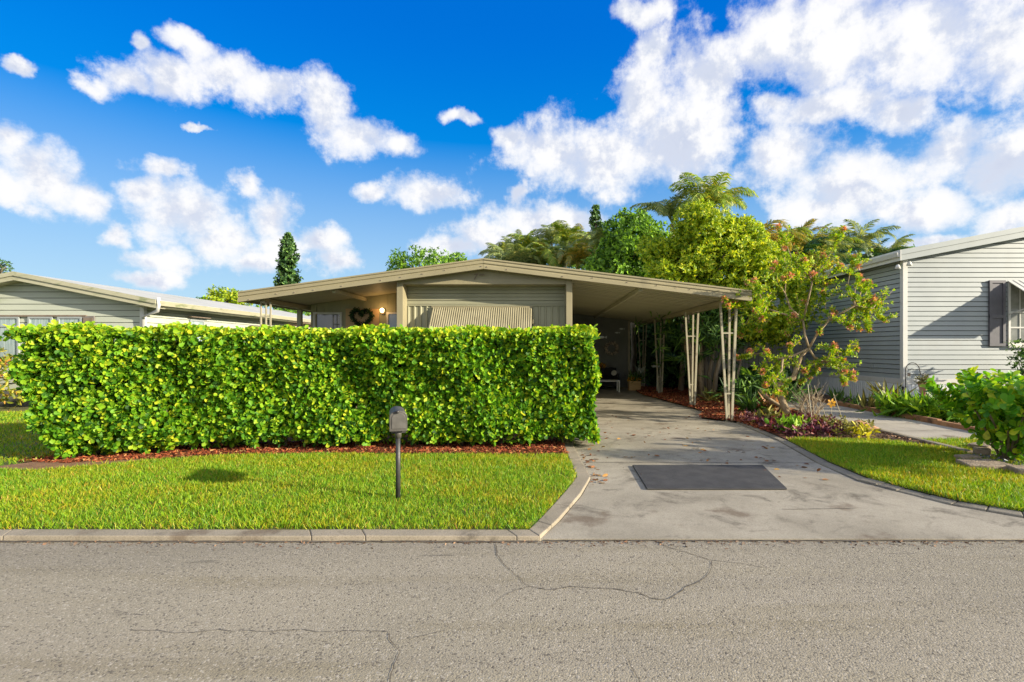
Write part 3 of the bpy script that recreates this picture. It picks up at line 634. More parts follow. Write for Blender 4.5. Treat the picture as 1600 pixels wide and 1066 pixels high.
for (px,py) in [(389,468),(432,459),(460,457),(490,453),(534,447),(595,438),(626,433),(660,428),(695,422),(752,416),(761,417),(792,421),(879,432),(926,434),(980,441),(1026,446),(1057,449),(1078,452),(1157,462)]:
    p = P(px,py,YF-.03); hb().lathe([(.0,0),(.014,0),(.010,.016),(.0,.017)],(p.x,p.y,p.z-.01),6).build('fastener', M_brown, home)
# roof slabs (top sheet and ceiling)
YB = 22.2
for (x0,x1,nm) in ((XL+.01,XP,'roof'),(XP,XR-.01,'roof')):
    za, zb = ztop(x0), ztop(x1)
    hb().hexa([(x0,YF+.03,za-.17),(x1,YF+.03,zb-.17),(x1,YB,zb-.17),(x0,YB,za-.17)],[(x0,YF+.03,za-.015),(x1,YF+.03,zb-.015),(x1,YB,zb-.015),(x0,YB,za-.015)]).build(nm, M_ceil, home)
for k in range(34):                    # ceiling pan joints
    yy = 11.15+k*.31
    if k % 1: continue
    hb().hexa([(.62,yy,ztop(.62)-.182),(XR-.02,yy,ztop(XR)-.182),(XR-.02,yy+.02,ztop(XR)-.182),(.62,yy+.02,ztop(.62)-.182)],[(.62,yy,ztop(.62)-.168),(XR-.02,yy,ztop(XR)-.168),(XR-.02,yy+.02,ztop(XR)-.168),(.62,yy+.02,ztop(.62)-.168)]).build('ceiling_rib', M_ceil, home)
def beam(x, y0, y1, w=.07, h=.09, nm='beam', mat=M_ceil):
    z = ztop(x)-.185; hb().box(x-w/2,x+w/2,y0,y1,z-h,z).build(nm, mat, home)
beam(2.08,11.0,20.95); beam(-4.5,10.95,12.88); beam(4.05,10.9,22,.12,.10,'eave_beam',M_khaki); beam(-6.02,10.95,22,.10,.10,'eave_beam',M_khaki)
MB(HO).box(XR-.03,XR,YF+.04,YB,ZR-.21,ZR-.005).build('side_fascia', M_khaki, home)
MB(HO).box(XL,XL+.03,YF+.04,YB,ZL-.21,ZL-.005).build('side_fascia', M_khaki, home)
# walls
XW0, XW1, YW = -3.10, .55, 11.3
def wallz(x): return ztop(x)-.175
def gable_wall(x0, x1, y, th, z0, nm, mat):
    xs = [x0]+([XP] if x0 < XP < x1 else [])+[x1]
    pts = [(x0,y,z0),(x1,y,z0)]+[(x,y,wallz(x)) for x in xs[::-1]]
    return hb().prism(pts, (0,th,0)).build(nm, mat, home)
gable_wall(XW0+.02, XW1-.02, YW+.05, .1, 0, 'front_wall', M_wall)
hb().prism([(XW0,YW-.28,2.99),(XW1+.05,YW-.28,2.99),(XW1+.05,YW-.28,ztop(XW1)-.2),(XP,YW-.28,ZP-.2),(XW0,YW-.28,ztop(XW0)-.2)], (0,.10,0)).build('gable_board', M_khaki, home)
hb().box(XW0,XW1+.05,YW-.30,YW-.283,2.985,3.10).build('gable_trim', M_khaki, home)
hb().box(XW0+.02,XW1,YW-.18,YW+.04,2.975,2.99).build('soffit', M_khaki, home)
# upper lap courses
zc = np.linspace(2.58, 2.975, 6)
for a, b in zip(zc[:-1], zc[1:]):
    hb().hexa([(XW0+.03,YW+.02,a+.010),(XW1-.03,YW+.02,a+.010),(XW1-.03,YW+.05,a+.004),(XW0+.03,YW+.05,a+.004)],[(XW0+.03,YW+.036,b),(XW1-.03,YW+.036,b),(XW1-.03,YW+.05,b),(XW0+.03,YW+.05,b)]).build('siding_board', M_wall, home)
hb().box(XW0+.02,XW1-.02,YW+.0,YW+.05,2.545,2.58).build('band_trim', M_wall, home)
# vertical ribs of the lower wall, each a board
xb = XW0+.03; w_ = .138; nb = int((XW1-XW0-.06)/w_); rib = None
for i in range(nb):
    if rib is None:
        m_ = MB(); m_.add([(0,.05,0),(0,.028,0),(.045,.028,0),(.06,.004,0),(.08,.004,0),(.095,.028,0),(.138,.028,0),(.138,.05,0)]+[(0,.05,2.54),(0,.028,2.54),(.045,.028,2.54),(.06,.004,2.54),(.08,.004,2.54),(.095,.028,2.54),(.138,.028,2.54),(.138,.05,2.54)],
            [(i_,i_+1,i_+9,i_+8) for i_ in range(7)]); o = m_.build('rib_panel', M_wall, home); rib = o.data
    else: o = link('rib_panel', rib, None, home)
    o.location = (xb+i*w_-HO[0], YW-HO[1], 0)
# columns
for (xa, xc) in ((XW0-.06, XW0+.075),(XW1-.075, XW1+.055)):
    hb().box(xa,xc,YW-.32,YW+.02,0,ztop(xa)-.20 if xa < XP else ztop(xc)-.20).build('column', M_khaki, home, bevel=.006)
# awning over the front window
aw = home
Xa, Xb = -2.458, -.268; za, zb = 2.52, 1.76; ya, yb = YW+.0, YW-.70
mb = hb(); nn = 46; vs = []
for i in range(nn*4+1):
    x = Xa+(Xb-Xa)*i/(nn*4); off = (0,.004,.017,.014)[i%4]
    nrmv = Vector((0, -(za-zb), (ya-yb))).normalized()*off
    vs += [Vector((x,ya,za))+nrmv, Vector((x,yb,zb))+nrmv]
mb.add(vs, [(2*i,2*i+1,2*i+3,2*i+2) for i in range(nn*4)]); awn = mb.build('awning', pmat('cream_awning', (.27,.245,.155), (.32,.29,.19), 2, .5, dirt=(.22,.19,.12), dscale=3), home)
sm = awn.modifiers.new('thickness','SOLIDIFY'); sm.thickness = .004
hb().box(Xa-.02,Xb+.02,YW-.03,YW+.0,2.505,2.535).build('awning_header', M_khaki, home)
for x in (Xb+.03, Xa-.0):
    hb().bar((x,YW-.02,1.55),(x,yb,zb),.02).bar((x,YW-.02,2.25),(x,YW-.35,2.14),.018).build('awning_arm', M_khaki, home)
hb().box(Xa+.1,Xb-.1,YW-.015,YW+.0,1.15,2.4).build('window_pane', M_glass, home)
# porch
YPB = 12.9
hb().prism([(-5.8,YPB,0),(XW0+.02,YPB,0),(XW0+.02,YPB,wallz(XW0)),(-5.8,YPB,wallz(-5.8))],(0,.1,0)).build('porch_wall', M_wall, home)
hb().box(-5.8,-5.7,YPB+.1,YB-.2,0,wallz(-5.8)-.01).build('side_wall', M_wall, home)
hb().box(XW0-.06,XW0+.02,YW+.02,YPB,0,wallz(XW0)-.03).build('side_wall', M_wall, home)
hb().box(-6.0,XW0,10.9,12.9,.0,.06).build('porch_floor', M_path, home)
for x in np.arange(-5.75, XW0-.1, .2):
    hb().box(x,x+.015,YPB-.006,YPB,.1,wallz(x)-.02).build('batten', M_wall, home)
hb().box(-5.86,-5.72,YPB-.03,YPB+.12,0,wallz(-5.8)-.01).build('corner_post', M_wall, home)
def framed(x0,x1,y,z0,z1,fw,fm,pm,parent,org,rails=(),muns=(),nm='window',facing=-1):
    mb = MB(org); d = .035*facing; ys = sorted((y, y+d))
    mb.box(x0,x0+fw,*ys,z0,z1).box(x1-fw,x1,*ys,z0,z1).box(x0+fw,x1-fw,*ys,z1-fw,z1).box(x0+fw,x1-fw,*ys,z0,z0+fw)
    f = mb.build(nm, fm, parent)
    for r_ in rails: MB(org).box(x0+fw,x1-fw,y+d*.9,y+d*.3,r_-fw*.35,r_+fw*.35).build('rail', fm, f)
    for mu in muns: MB(org).box(mu-.012,mu+.012,y+d*.7,y+d*.3,z0+fw,z1-fw).build('muntin', fm, f)
    MB(org).box(x0+fw,x1-fw,min(y,y+d*.2),max(y,y+d*.2),z0+fw,z1-fw).build('pane', pm, f)
    return f
framed(PX(489,12.87),PX(534,12.87),YPB,1.0,PZ(488,12.87),.05,M_white,M_glass,home,HO)
framed(PX(604,12.87),PX(640,12.87),YPB,1.0,PZ(488,12.87),.045,M_white,M_glassb,home,HO)
dr = hb().box(PX(540,12.87),PX(592,12.87),YPB-.03,YPB,.06,PZ(482.5,12.87)).build('door', M_door, home)
hb().lathe([(0,-.03),(.03,-.03),(.035,0),(.03,.03),(0,.03)],(PX(588,12.8),YPB-.06,1.05),10).build('handle', M_steel, dr)
# carport back shed wall
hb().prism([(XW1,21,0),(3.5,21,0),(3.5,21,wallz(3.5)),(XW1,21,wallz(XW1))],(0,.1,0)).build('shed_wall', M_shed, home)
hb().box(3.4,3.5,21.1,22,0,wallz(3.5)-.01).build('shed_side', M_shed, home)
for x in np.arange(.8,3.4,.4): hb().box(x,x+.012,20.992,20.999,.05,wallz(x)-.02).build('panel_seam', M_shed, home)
hb().box(3.44,3.53,20.97,21.0,0,wallz(3.5)-.02).build('corner_trim', M_post, home)
hb().box(XW1-.1,XW1,YW+.02,21,0,wallz(XW1)-.01).build('carport_side_wall', M_wall, home)
hb().box(-5.6,XW1,21.9,22,0,2.5).build('rear_wall', M_wall, home)
# number plate on the gable
def text(body, size, loc, mat, parent, org, nm, shear=0):
    c = bpy.data.curves.new(nm, 'FONT'); c.body = body; c.size = size; c.extrude = .004; c.shear = shear
    t = bpy.data.objects.new(nm, c); C.objects.link(t)
    bpy.context.view_layer.update(); me = bpy.data.meshes.new_from_object(t); bpy.data.objects.remove(t)
    o = link(nm, me, mat, parent); o.location = Vector(loc)-Vector(org); o.rotation_euler = (R(90),0,0); return o
text('7', .19, P(739,437.5,10.99)+Vector((0,-.012,0)), M_brown, home, HO, 'house_number', .15)
text('eth', .085, P(749,431.5,10.99)+Vector((0,-.012,0)), M_brown, home, HO, 'number_lettering')

# carport posts
def post_proto(x, y, ztp, label):
    t = empty('carport_post', (x,y,.0), label, 'post', 'tapered trellis posts holding up the carport roof')
    o = (0,0,0)
    MB(o).bar((-.055,0,.01),(-.20,0,ztp),.044).build('bar', M_post, t)
    MB(o).bar((.05,-.0,.01),(.15,0,ztp),.048).build('bar', M_post, t)
    MB(o).bar((.01,.09,.01),(.06,.16,ztp),.042).build('bar', M_post, t)
    for z in (.62,1.94): 
        w = .055+(.15)*z/ztp; MB(o).bar((-w,0,z),(.05+.1*z/ztp,0,z),.022,.03).build('tie', M_post, t)
    MB(o).box(-.09,.09,-.05,.13,.0,.012).build('foot_plate', M_post, t)
    return t
pl = ['nearest tapered trellis post under the outer front corner of the carport roof','second trellis post of the carport, beside the big multi-stemmed trunk','third trellis post of the carport, behind the edge of the red mulch','rearmost trellis post of the carport, near the wooden planter box']
pr = post_proto(4.05,11.18,ztop(4.05)-.27,pl[0])
for i, yy in enumerate((13.95,17.85,21.0)):
    c = copy_tree(pr); c.location = (4.05,yy,.0); c['label'] = pl[i+1]
t = empty('porch_post', (-5.95,11.0,0), 'slender trellis post of three bars at the outer left corner of the porch', 'post', 'posts of the porch')
for dx in (-.13,-.02,.075): MB().bar((dx,0,0),(dx,0,ztop(-5.95)-.28),.028).build('bar', M_post, t)
for z in (.5,1.2,1.95,2.3): MB().bar((-.13,0,z),(.075,0,z),.015,.025).build('tie', M_post, t)
t = tag(MB().box(-.05,.05,-.05,.05,0,ztop(-6.0)-.28).build('porch_post', M_wall, None, loc=(-6.08,12.75,0)), 'plain square dark post at the back left corner of the porch', 'post', 'posts of the porch')

# things on porch and in carport
hw = empty('heart_wreath', P(565.5,497,12.83), 'dark green heart-shaped wreath hanging on the tan porch door', 'wreath')
nn = 900; nn = 1700; th = RNG.uniform(0,2*np.pi,nn); hxs = 16*np.sin(th)**3; hys = 13*np.cos(th)-5*np.cos(2*th)-2*np.cos(3*th)-np.cos(4*th)
Pn = np.stack([hxs*.0158,RNG.normal(-.03,.02,nn),hys*.0158],1)*1.0+RNG.normal(0,.024,(nn,3)); Pn[:,1] = np.clip(Pn[:,1],-.08,.0)
scatter('foliage_ring', *LEAF_DIA, Pn, rdir(nn), rdir(nn), RNG.uniform(.03,.06,nn), M_heart, hw)
thp = np.linspace(0,2*np.pi,40); MB().tube([(16*math.sin(a)**3*.0145,-.01,(13*math.cos(a)-5*math.cos(2*a)-2*math.cos(3*a)-math.cos(4*a))*.0145) for a in thp],.028,6,False).build('frame', M_dark, hw)
wl = P(597,485,12.8); lampo = empty('wall_lamp', wl, 'small lit wall lamp glowing orange beside the porch door', 'lamp')
MB().box(-.04,.04,.05,.10,-.09,.05).build('bracket', M_brown, lampo)
MB().lathe([(.02,-.06),(.045,-.04),(.055,.02),(.03,.05),(.0,.06)],(0,0,0),14).build('lamp_shade', M_lamp, lampo, True)
pld = bpy.data.lights.new('porch_light','POINT'); pld.energy = .9; pld.color = (1,.55,.2); pld.shadow_soft_size = .07; plo = bpy.data.objects.new('porch_light', pld); C.objects.link(plo); plo.location = wl+Vector((0,-.14,.02))

tb = empty('low_table', (2.2,18.9,.014), 'white low table with slim legs under the carport', 'table')
MB().box(-.62,.56,-.28,.28,.39,.43).build('tabletop', M_white, tb)
for sx_,sy_ in ((-.6,-.26),(.52,-.26),(-.6,.24),(.52,.24)): MB().box(sx_,sx_+.045,sy_,sy_+.03,0,.39).build('leg', M_white, tb)
so_ = empty('patio_sofa', (1.95,20.3,.014), 'dark patio sofa against the shed wall of the carport', 'sofa')
MB().box(-.95,.95,-.35,.35,.12,.42).build('seat', M_dark, so_, bevel=.03); MB().box(-.95,.95,.25,.40,.42,.82).build('backrest', M_dark, so_, bevel=.03)
for s in (-1,1): MB().box(s*.95-.05,s*.95+.05,-.36,.40,.0,.62).build('armrest', M_dark, so_, bevel=.02)
cu = P(959.5,583,20.05); mb = MB(); 
mb.add([(-.2,0,-.15),(.15,0,-.15),(.2,.12,.15),(-.12,.12,.17),(-.02,-.07,0),(.02,.14,.0)],[(0,1,4),(1,2,4),(2,3,4),(3,0,4),(1,0,5),(2,1,5),(3,2,5),(0,3,5)])
c_ = mb.build('cushion', M_cush, None, loc=(cu.x,cu.y,cu.z)); tag(c_, 'cream square cushion leaning on the dark patio sofa', 'cushion'); ss = c_.modifiers.new('s','SUBSURF'); ss.levels = ss.render_levels = 2
ws = empty('shell_wreath', P(955.5,544.5,20.95), 'pale round wreath hanging on the shed wall of the carport', 'wreath')
nn = 260; th = RNG.uniform(0,2*np.pi,nn); rr = RNG.uniform(.14,.25,nn); scatter('petals', *LEAF_OVAL, np.stack([rr*np.cos(th),RNG.uniform(-.05,0,nn),rr*np.sin(th)],1), np.stack([np.cos(th),RNG.normal(-.3,.3,nn),np.sin(th)],1), rdir(nn)-arr([[0,1.5,0]]), RNG.uniform(.05,.1,nn), M_shell, ws)
MB().tube([(.19*math.cos(a),0,.19*math.sin(a)) for a in np.linspace(0,6.283,24)],.015,5,False).build('ring', M_brown, ws)
def fish(px,py,s,label,fl=1):
    f = empty('wall_fish', P(px,py,20.96), label, 'wall ornament')
    MB().prism([(-.16*s*fl,0,0),(-.06*s*fl,0,.05*s),(.07*s*fl,0,.045*s),(.14*s*fl,0,.0),(.06*s*fl,0,-.05*s),(-.06*s*fl,0,-.045*s)][::fl],(0,.015,0)).build('fish_body', M_steel, f)
    MB().prism([(.13*s*fl,0,0),(.22*s*fl,0,.06*s),(.20*s*fl,0,-.06*s)][::fl],(0,.012,0)).build('tail', M_steel, f)
fish(940,527,1.0,'silver fish ornament on the shed wall, lowest and largest of three'); fish(964,520,.6,'small silver ornament on the shed wall, middle of three above the wreath'); fish(971,514,.6,'small silver ornament on the shed wall, highest of three above the wreath')
pf = empty('flower_pot', (PX(941,20.2),20.2,.75), 'yellow flowers in a dark pot by the shed wall', 'flowers')
MB().lathe([(.05,-.1),(.08,.08),(.07,.08)],(0,0,0),12).build('pot', M_dark, pf)
nn = 120; scatter('petals', *LEAF_OVAL, rdir(nn)*arr([[.13,.1,.09]])+arr([[0,0,.17]]), rdir(nn), rdir(nn), RNG.uniform(.05,.08,nn), M_yellow, pf)
MB().lathe([(.10,-.75),(.03,-.7),(.03,-.13),(.12,-.11),(.12,-.1)],(0,0,0),12).build('stand', M_dark, pf)
cr_ = empty('planter_box', (PX(991,19.3),19.3,.014), 'small wooden box planter with flowers beside the carport back corner', 'planter')
for dz in (0,.12,.24): 
    for (a,b,c,d) in ((-.22,.22,-.16,-.14),(-.22,.22,.14,.16),(-.22,-.2,-.14,.14),(.2,.22,-.14,.14)): MB().box(a,b,c,d,dz+.02,dz+.13).build('slat', M_wood, cr_)
nn = 160; scatter('flowers', *LEAF_OVAL, rdir(nn)*arr([[.24,.17,.10]])+arr([[0,0,.42]]), rdir(nn), rdir(nn), RNG.uniform(.05,.09,nn), M_yellow, cr_)
nn = 60; scatter('leaves', *LEAF_LONG, rdir(nn)*arr([[.2,.15,.1]])+arr([[.05,0,.4]]), rdir(nn,1.3), rdir(nn), RNG.uniform(.2,.45,nn), L_under, cr_)
sp = empty('leafy_plant', (PX(998,19.8),19.8,0), 'pale leafed plant behind the wooden planter box', 'plant')
nn = 26; scatter('leaves', *LEAF_OVAL, rdir(nn)*arr([[.1,.1,.1]])+arr([[0,0,.65]]), rdir(nn,.8), rdir(nn), RNG.uniform(.2,.35,nn), lm('pale_leaf',(.25,.3,.27),(.4,.45,.4),(.6,.62,.6),.1), sp); MB().tube([(0,0,0),(0,0,.7)],.015,6).build('stem', M_twig, sp)
st_ = empty('side_stand', (PX(1024,18.6),18.6,0), 'thin metal stand with small glass top among shaded posts', 'stand')
MB().box(-.12,.12,-.12,.12,.93,1.0).build('tray', M_steel, st_); MB().tube([(.06,0,0),(.06,0,.93)],.014,6).build('stem', M_steel, st_); MB().box(-.1,.1,-.1,.1,.0,.02).build('base', M_steel, st_)

# ------------------------------------------------------------------ siding helper and right house
def boards(parent, org, fx, mat, z0, z1, dz, th, xlim, name='siding_board', axis='x', at=0.0, out=-1):
    """lap boards; axis 'x': boards run along x on plane y=at, facing -y; axis 'y': run along y on plane x=at facing out"""
    z = z0
    while z < z1-1e-6:
        zb_ = min(z+dz-.016, z1); a, b_ = xlim((z+zb_)/2) if callable(xlim) else xlim
        if b_-a > .05:
            zt_ = zb_
            if axis == 'x':
                MB(org).hexa([(a,at-th,z),(b_,at-th,z),(b_,at,z),(a,at,z)],[(a,at-th*.25,zt_),(b_,at-th*.25,zt_),(b_,at,zt_),(a,at,zt_)]).build(name, mat, parent)
            else:
                o = out
                MB(org).hexa([(at,a,z),(at+o*th,a,z),(at+o*th,b_,z),(at,b_,z)] if o>0 else [(at+o*th,a,z),(at,a,z),(at,b_,z),(at+o*th,b_,z)],
                    [(at,a,zt_),(at+o*th*.25,a,zt_),(at+o*th*.25,b_,zt_),(at,b_,zt_)] if o>0 else [(at+o*th*.25,a,zt_),(at,a,zt_),(at,b_,zt_),(at+o*th*.25,b_,zt_)]).build(name, mat, parent)
        z += dz
RX, RY, RE, RS = 9.52, 13.55, 4.02, .19
rh = empty('neighbour_house', (RX,RY,0), 'grey mobile home with horizontal siding and dark shutter beyond the concrete path', 'house')
RHO = (RX,RY,0); XRP = RX+4.2; XRE = RX+8.4; RYB = 25.0
def rz(x): return RE+RS*(x-RX) if x < XRP else RE+RS*(XRE-x)
MB(RHO).prism([(RX+.045,RY+.045,.0),(XRE,RY+.045,.0),(XRE,RY+.045,rz(XRE)-.06),(XRP,RY+.045,rz(XRP)-.06),(RX+.045,RY+.045,rz(RX)-.06)],(0,RYB-RY,0)).build('wall', M_gap, rh)
def rlim(z):
    if z < RE: return (RX+.07, XRE-.05)
    d = (z-RE)/RS; return (RX+d, XRE-d)
boards(rh, RHO, None, M_side, .80, 4.75, .1285, .022, rlim, axis='x', at=RY+.03)
boards(rh, RHO, None, M_side, .80, 3.98, .1285, .022, (RY+.1, RYB), axis='y', at=RX+.03, out=-1)
MB(RHO).box(RX-.03,RX+.09,RY-.02,RY+.10,.60,RE-.06).build('corner_board', M_white, rh)
MB(RHO).box(RX+.0,RX+.03,RY+.1,RYB,.66,.80).build('band_board', M_white, rh)
MB(RHO).box(RX+.09,XRE,RY+.0,RY+.03,.66,.80).build('band_board', M_white, rh)
# skirting panels
sk = MB(); vs=[]; 
prof_s = [(0,.0),(.0,-.012),(.07,-.012),(.075,.0),(.10,.0),(.105,-.012),(.175,-.012),(.18,.0),(.20,.0)]
sm_ = MB(); n_ = len(prof_s); sm_.add([(a,b,0) for a,b in prof_s]+[(a,b,.655) for a,b in prof_s],[(i,i+1,n_+i+1,n_+i) for i in range(n_-1)])
o = sm_.build('skirting_panel', M_skirt, rh, loc=(.02,.02,0)); skm = o.data
for i in range(1,40): link('skirting_panel', skm, None, rh, (.02+i*.2,.02,0))
for i in range(56):
    o = link('skirting_panel', skm, None, rh, (.02,.3+i*.2,0)); o.rotation_euler = (0,0,R(-90)); 
# roof
th_ = .24
pf_ = [(0,0),(0,.0)]
for (x0,x1) in ((RX-.22,XRP),(XRP,XRE+.22)):
    za_,zb_ = rz(x0)+.19, rz(x1)+.19
    MB(RHO).hexa([(x0,RY-.16,za_-.25),(x1,RY-.16,zb_-.25),(x1,RYB+.3,zb_-.25),(x0,RYB+.3,za_-.25)],[(x0,RY-.16,za_),(x1,RY-.16,zb_),(x1,RYB+.3,zb_),(x0,RYB+.3,za_)]).build('roof', M_roofm, rh)
    MB(RHO).hexa([(x0,RY-.20,za_-.27),(x1,RY-.20,zb_-.27),(x1,RY-.163,zb_-.27),(x0,RY-.163,za_-.27)],[(x0,RY-.20,za_-.12),(x1,RY-.20,zb_-.12),(x1,RY-.163,zb_-.12),(x0,RY-.163,za_-.12)]).build('rake_board', M_side, rh)
    MB(RHO).hexa([(x0,RY-.22,za_-.12),(x1,RY-.22,zb_-.12),(x1,RY-.163,zb_-.12),(x0,RY-.163,za_-.12)],[(x0,RY-.22,za_+.01),(x1,RY-.22,zb_+.01),(x1,RY-.163,zb_+.01),(x0,RY-.163,za_+.01)]).build('rake_trim', M_side, rh)
x0 = RX-.22; MB(RHO).box(x0-.02,x0,RY-.22,RYB+.3,rz(x0)-.08,rz(x0)+.2).build('eave_fascia', M_white, rh)
MB(RHO).hexa([(x0-.07,RY-.2,rz(x0)+.02),(x0-.022,RY-.2,rz(x0)+.02),(x0-.022,RYB,rz(x0)+.02),(x0-.07,RYB,rz(x0)+.02)],[(x0-.10,RY-.2,rz(x0)+.13),(x0-.022,RY-.2,rz(x0)+.13),(x0-.022,RYB,rz(x0)+.13),(x0-.10,RYB,rz(x0)+.13)]).build('gutter', M_white, rh)
# shutter, window, awning
sx0, sx1, sz0, sz1 = PX(1547,13.5), PX(1572,13.5), PZ(541,13.5), PZ(438,13.5)
sh = MB(RHO).box(sx0,sx1,RY-.02,RY+.005,sz0,sz1).build('shutter', M_shut, rh)
for (a,b_) in ((sz0,sz0+.07),(sz1-.07,sz1),((sz0+sz1)/2-.13,(sz0+sz1)/2-.05)): MB(RHO).box(sx0,sx1,RY-.045,RY-.02,a,b_).build('stile', M_shut, sh)
for (a,b_) in ((sx0,sx0+.07),(sx1-.07,sx1)): MB(RHO).box(a,b_,RY-.047,RY-.021,sz0+.07,sz1-.07).build('stile', M_shut, sh)
wx0, wx1 = PX(1577,13.5), PX(1577,13.5)+1.75
wn = framed(wx0,wx1,RY+.0,PZ(539,13.5),PZ(441,13.5),.055,M_white,M_net,rh,RHO,rails=(PZ(488,13.5),PZ(512,13.5)),muns=(PX(1595.5,13.5),PX(1613,13.5),PX(1631,13.5)))
wn.name = 'window'
MB(RHO).box(wx0-.02,wx1+.02,RY-.06,RY-.036,PZ(543,13.5),PZ(539,13.5)).build('sill', M_white, wn)
s2 = MB(RHO).box(wx1+.06,wx1+.48,RY-.02,RY+.005,sz0,sz1).build('shutter', M_shut, rh)
mb = MB(RHO); mb.hexa([(wx0-.02,RY-.02,sz1-.02),(wx1+.05,RY-.02,sz1-.02),(wx1+.05,RY-.95,sz1-.68),(wx0-.02,RY-.95,sz1-.68)],[(wx0-.02,RY-.02,sz1+.0),(wx1+.05,RY-.02,sz1+.0),(wx1+.05,RY-.97,sz1-.66),(wx0-.02,RY-.97,sz1-.66)]); wa = mb.build('window_awning', M_white, rh)
MB(RHO).bar((wx0,RY-.02,sz1-.9),(wx0,RY-.93,sz1-.68),.02).build('arm', M_white, wa)
for x in np.arange(wx0+.12,wx1,.16): MB(RHO).hexa([(x,RY-.03,sz1+.0),(x+.02,RY-.03,sz1+.0),(x+.02,RY-.97,sz1-.66),(x,RY-.97,sz1-.66)],[(x,RY-.03,sz1+.012),(x+.02,RY-.03,sz1+.012),(x+.02,RY-.97,sz1-.648),(x,RY-.97,sz1-.648)]).build('rib', M_white, wa)
for i,(px,py,dx) in enumerate(((1402,418,-.06),(1420,413,.06))):
    p = P(px,py,RY-.12); l_ = MB(RHO).lathe([(.0,-.05),(.07,-.04),(.05,.03),(.03,.07),(0,.07)],(p.x,p.y-.02,p.z),10).build('flood_light', M_white, rh, True)
MB(RHO).box(PX(1419,13.5),PX(1424,13.5),RY-.02,RY-.0,PZ(588,13.5),PZ(583,13.5)).build('socket', M_brown, rh)
MB(RHO).box(RX-.02,RX+.005,PX(0,0)+14.8,14.95,1.05,1.15).build('vent', M_side, rh)

# ------------------------------------------------------------------ left house
LY, LXW, LEZ = 13.8, -10.8, 2.70
lh = empty('neighbour_house', (LXW,LY,0), 'pale green-grey mobile home with mossy gable roof left of the hedge', 'house')
LHO = (LXW,LY,0); LXP = -13.97; LZP = 3.62; LS = (3.62-2.88)/(13.97-10.22); LYB = 27.0
def lz(x): return LZP-LS*abs(x-LXP)
XLL = LXP-(LXW-LXP)
MB(LHO).prism([(LXW-.03,LY+.03,0),(XLL,LY+.03,0),(XLL,LY+.03,lz(XLL)-.2),(LXP,LY+.03,lz(LXP)-.2),(LXW-.03,LY+.03,lz(LXW)-.2)][::-1],(0,LYB-LY,0)).build('wall', M_gap, lh)
def llim(z):
    top = lz(LXW)-.10
    if z < top: return (XLL+.05,LXW-.06)
    d = (z-top)/LS; return (XLL+d, LXW-d)
boards(lh, LHO, None, M_lside, .5, 3.42, .165, .022, llim, axis='x', at=LY+.03)
boards(lh, LHO, None, M_lside, .5, 2.72, .165, .022, (LY+.08,LYB), axis='y', at=LXW-.03, out=1)
MB(LHO).box(LXW-.09,LXW+.02,LY-.01,LY+.10,0,lz(LXW)-.2).build('corner_board', M_white, lh)
for s in (1,-1):
    x1_ = LXP+s*(10.22-13.97)*-1
    a_, b_ = (LXP, x1_) if s > 0 else (x1_, LXP)
    za_, zb_ = lz(a_), lz(b_)
    MB(LHO).hexa([(a_,LY-.28,za_-.10),(b_,LY-.28,zb_-.10),(b_,LYB+.2,zb_-.10),(a_,LYB+.2,za_-.10)],[(a_,LY-.28,za_),(b_,LY-.28,zb_),(b_,LYB+.2,zb_),(a_,LYB+.2,za_)]).build('roof', M_roofm, lh)
    MB(LHO).hexa([(a_,LY-.31,za_-.21),(b_,LY-.31,zb_-.21),(b_,LY-.283,zb_-.21),(a_,LY-.283,za_-.21)],[(a_,LY-.31,za_-.095),(b_,LY-.31,zb_-.095),(b_,LY-.283,zb_-.095),(a_,LY-.283,za_-.095)]).build('rake_board', M_lfas, lh)
    MB(LHO).hexa([(a_,LY-.34,za_-.095),(b_,LY-.34,zb_-.095),(b_,LY-.283,zb_-.095),(a_,LY-.283,za_-.095)],[(a_,LY-.34,za_+.015),(b_,LY-.34,zb_+.015),(b_,LY-.283,zb_+.015),(a_,LY-.283,za_+.015)]).build('rake_trim', M_lfas, lh)
    MB(LHO).hexa([(a_,LY-.283,za_-.21),(b_,LY-.283,zb_-.21),(b_,LY+.03,zb_-.21),(a_,LY+.03,za_-.21)],[(a_,LY-.283,za_-.20),(b_,LY-.283,zb_-.20),(b_,LY+.03,zb_-.20),(a_,LY+.03,za_-.20)]).build('soffit', M_lfas, lh)
gx = -10.2
MB(LHO).hexa([(gx-.03,LY-.3,2.74),(gx+.05,LY-.3,2.74),(gx+.05,LYB,2.74),(gx-.03,LYB,2.74)],[(gx-.03,LY-.3,2.86),(gx+.10,LY-.3,2.86),(gx+.10,LYB,2.86),(gx-.03,LYB,2.86)]).build('gutter', M_lfas, lh)
MB(LHO).box(LXW-.05,gx-.03,LY-.25,LYB,2.72,2.74).build('soffit', M_lfas, lh)
p1, p2, p3 = Vector((gx+.03,LY-.28,2.76)), Vector((gx-.02,LY-.26,2.6)), Vector((LXW+.03,LY-.05,2.45))
MB(LHO).tube([(gx+.03,LY-.3,2.95),p1,p2,p3,(LXW+.03,LY-.05,.1)],.045,8).build('downspout', M_white, lh, True)
for (a_,b_,fr) in ((-30,31,0),(45,83,0),(91,129,0)):
    framed(PX(a_,LY),PX(b_,LY),LY+.0,1.25,PZ(495,LY),.05,M_side,M_curt,lh,LHO,rails=(2.2,))
MB(LHO).box(PX(-32,LY),PX(136,LY),LY-.04,LY,PZ(495,LY)+.0,PZ(492.5,LY)).build('window_head', M_brown, lh)
s3 = MB(LHO).box(PX(130,LY),PX(148,LY),LY-.03,LY+.005,1.3,PZ(494,LY)).build('shutter', pmat('taupe',(.16,.14,.13),(.2,.18,.17),4,.6), lh)
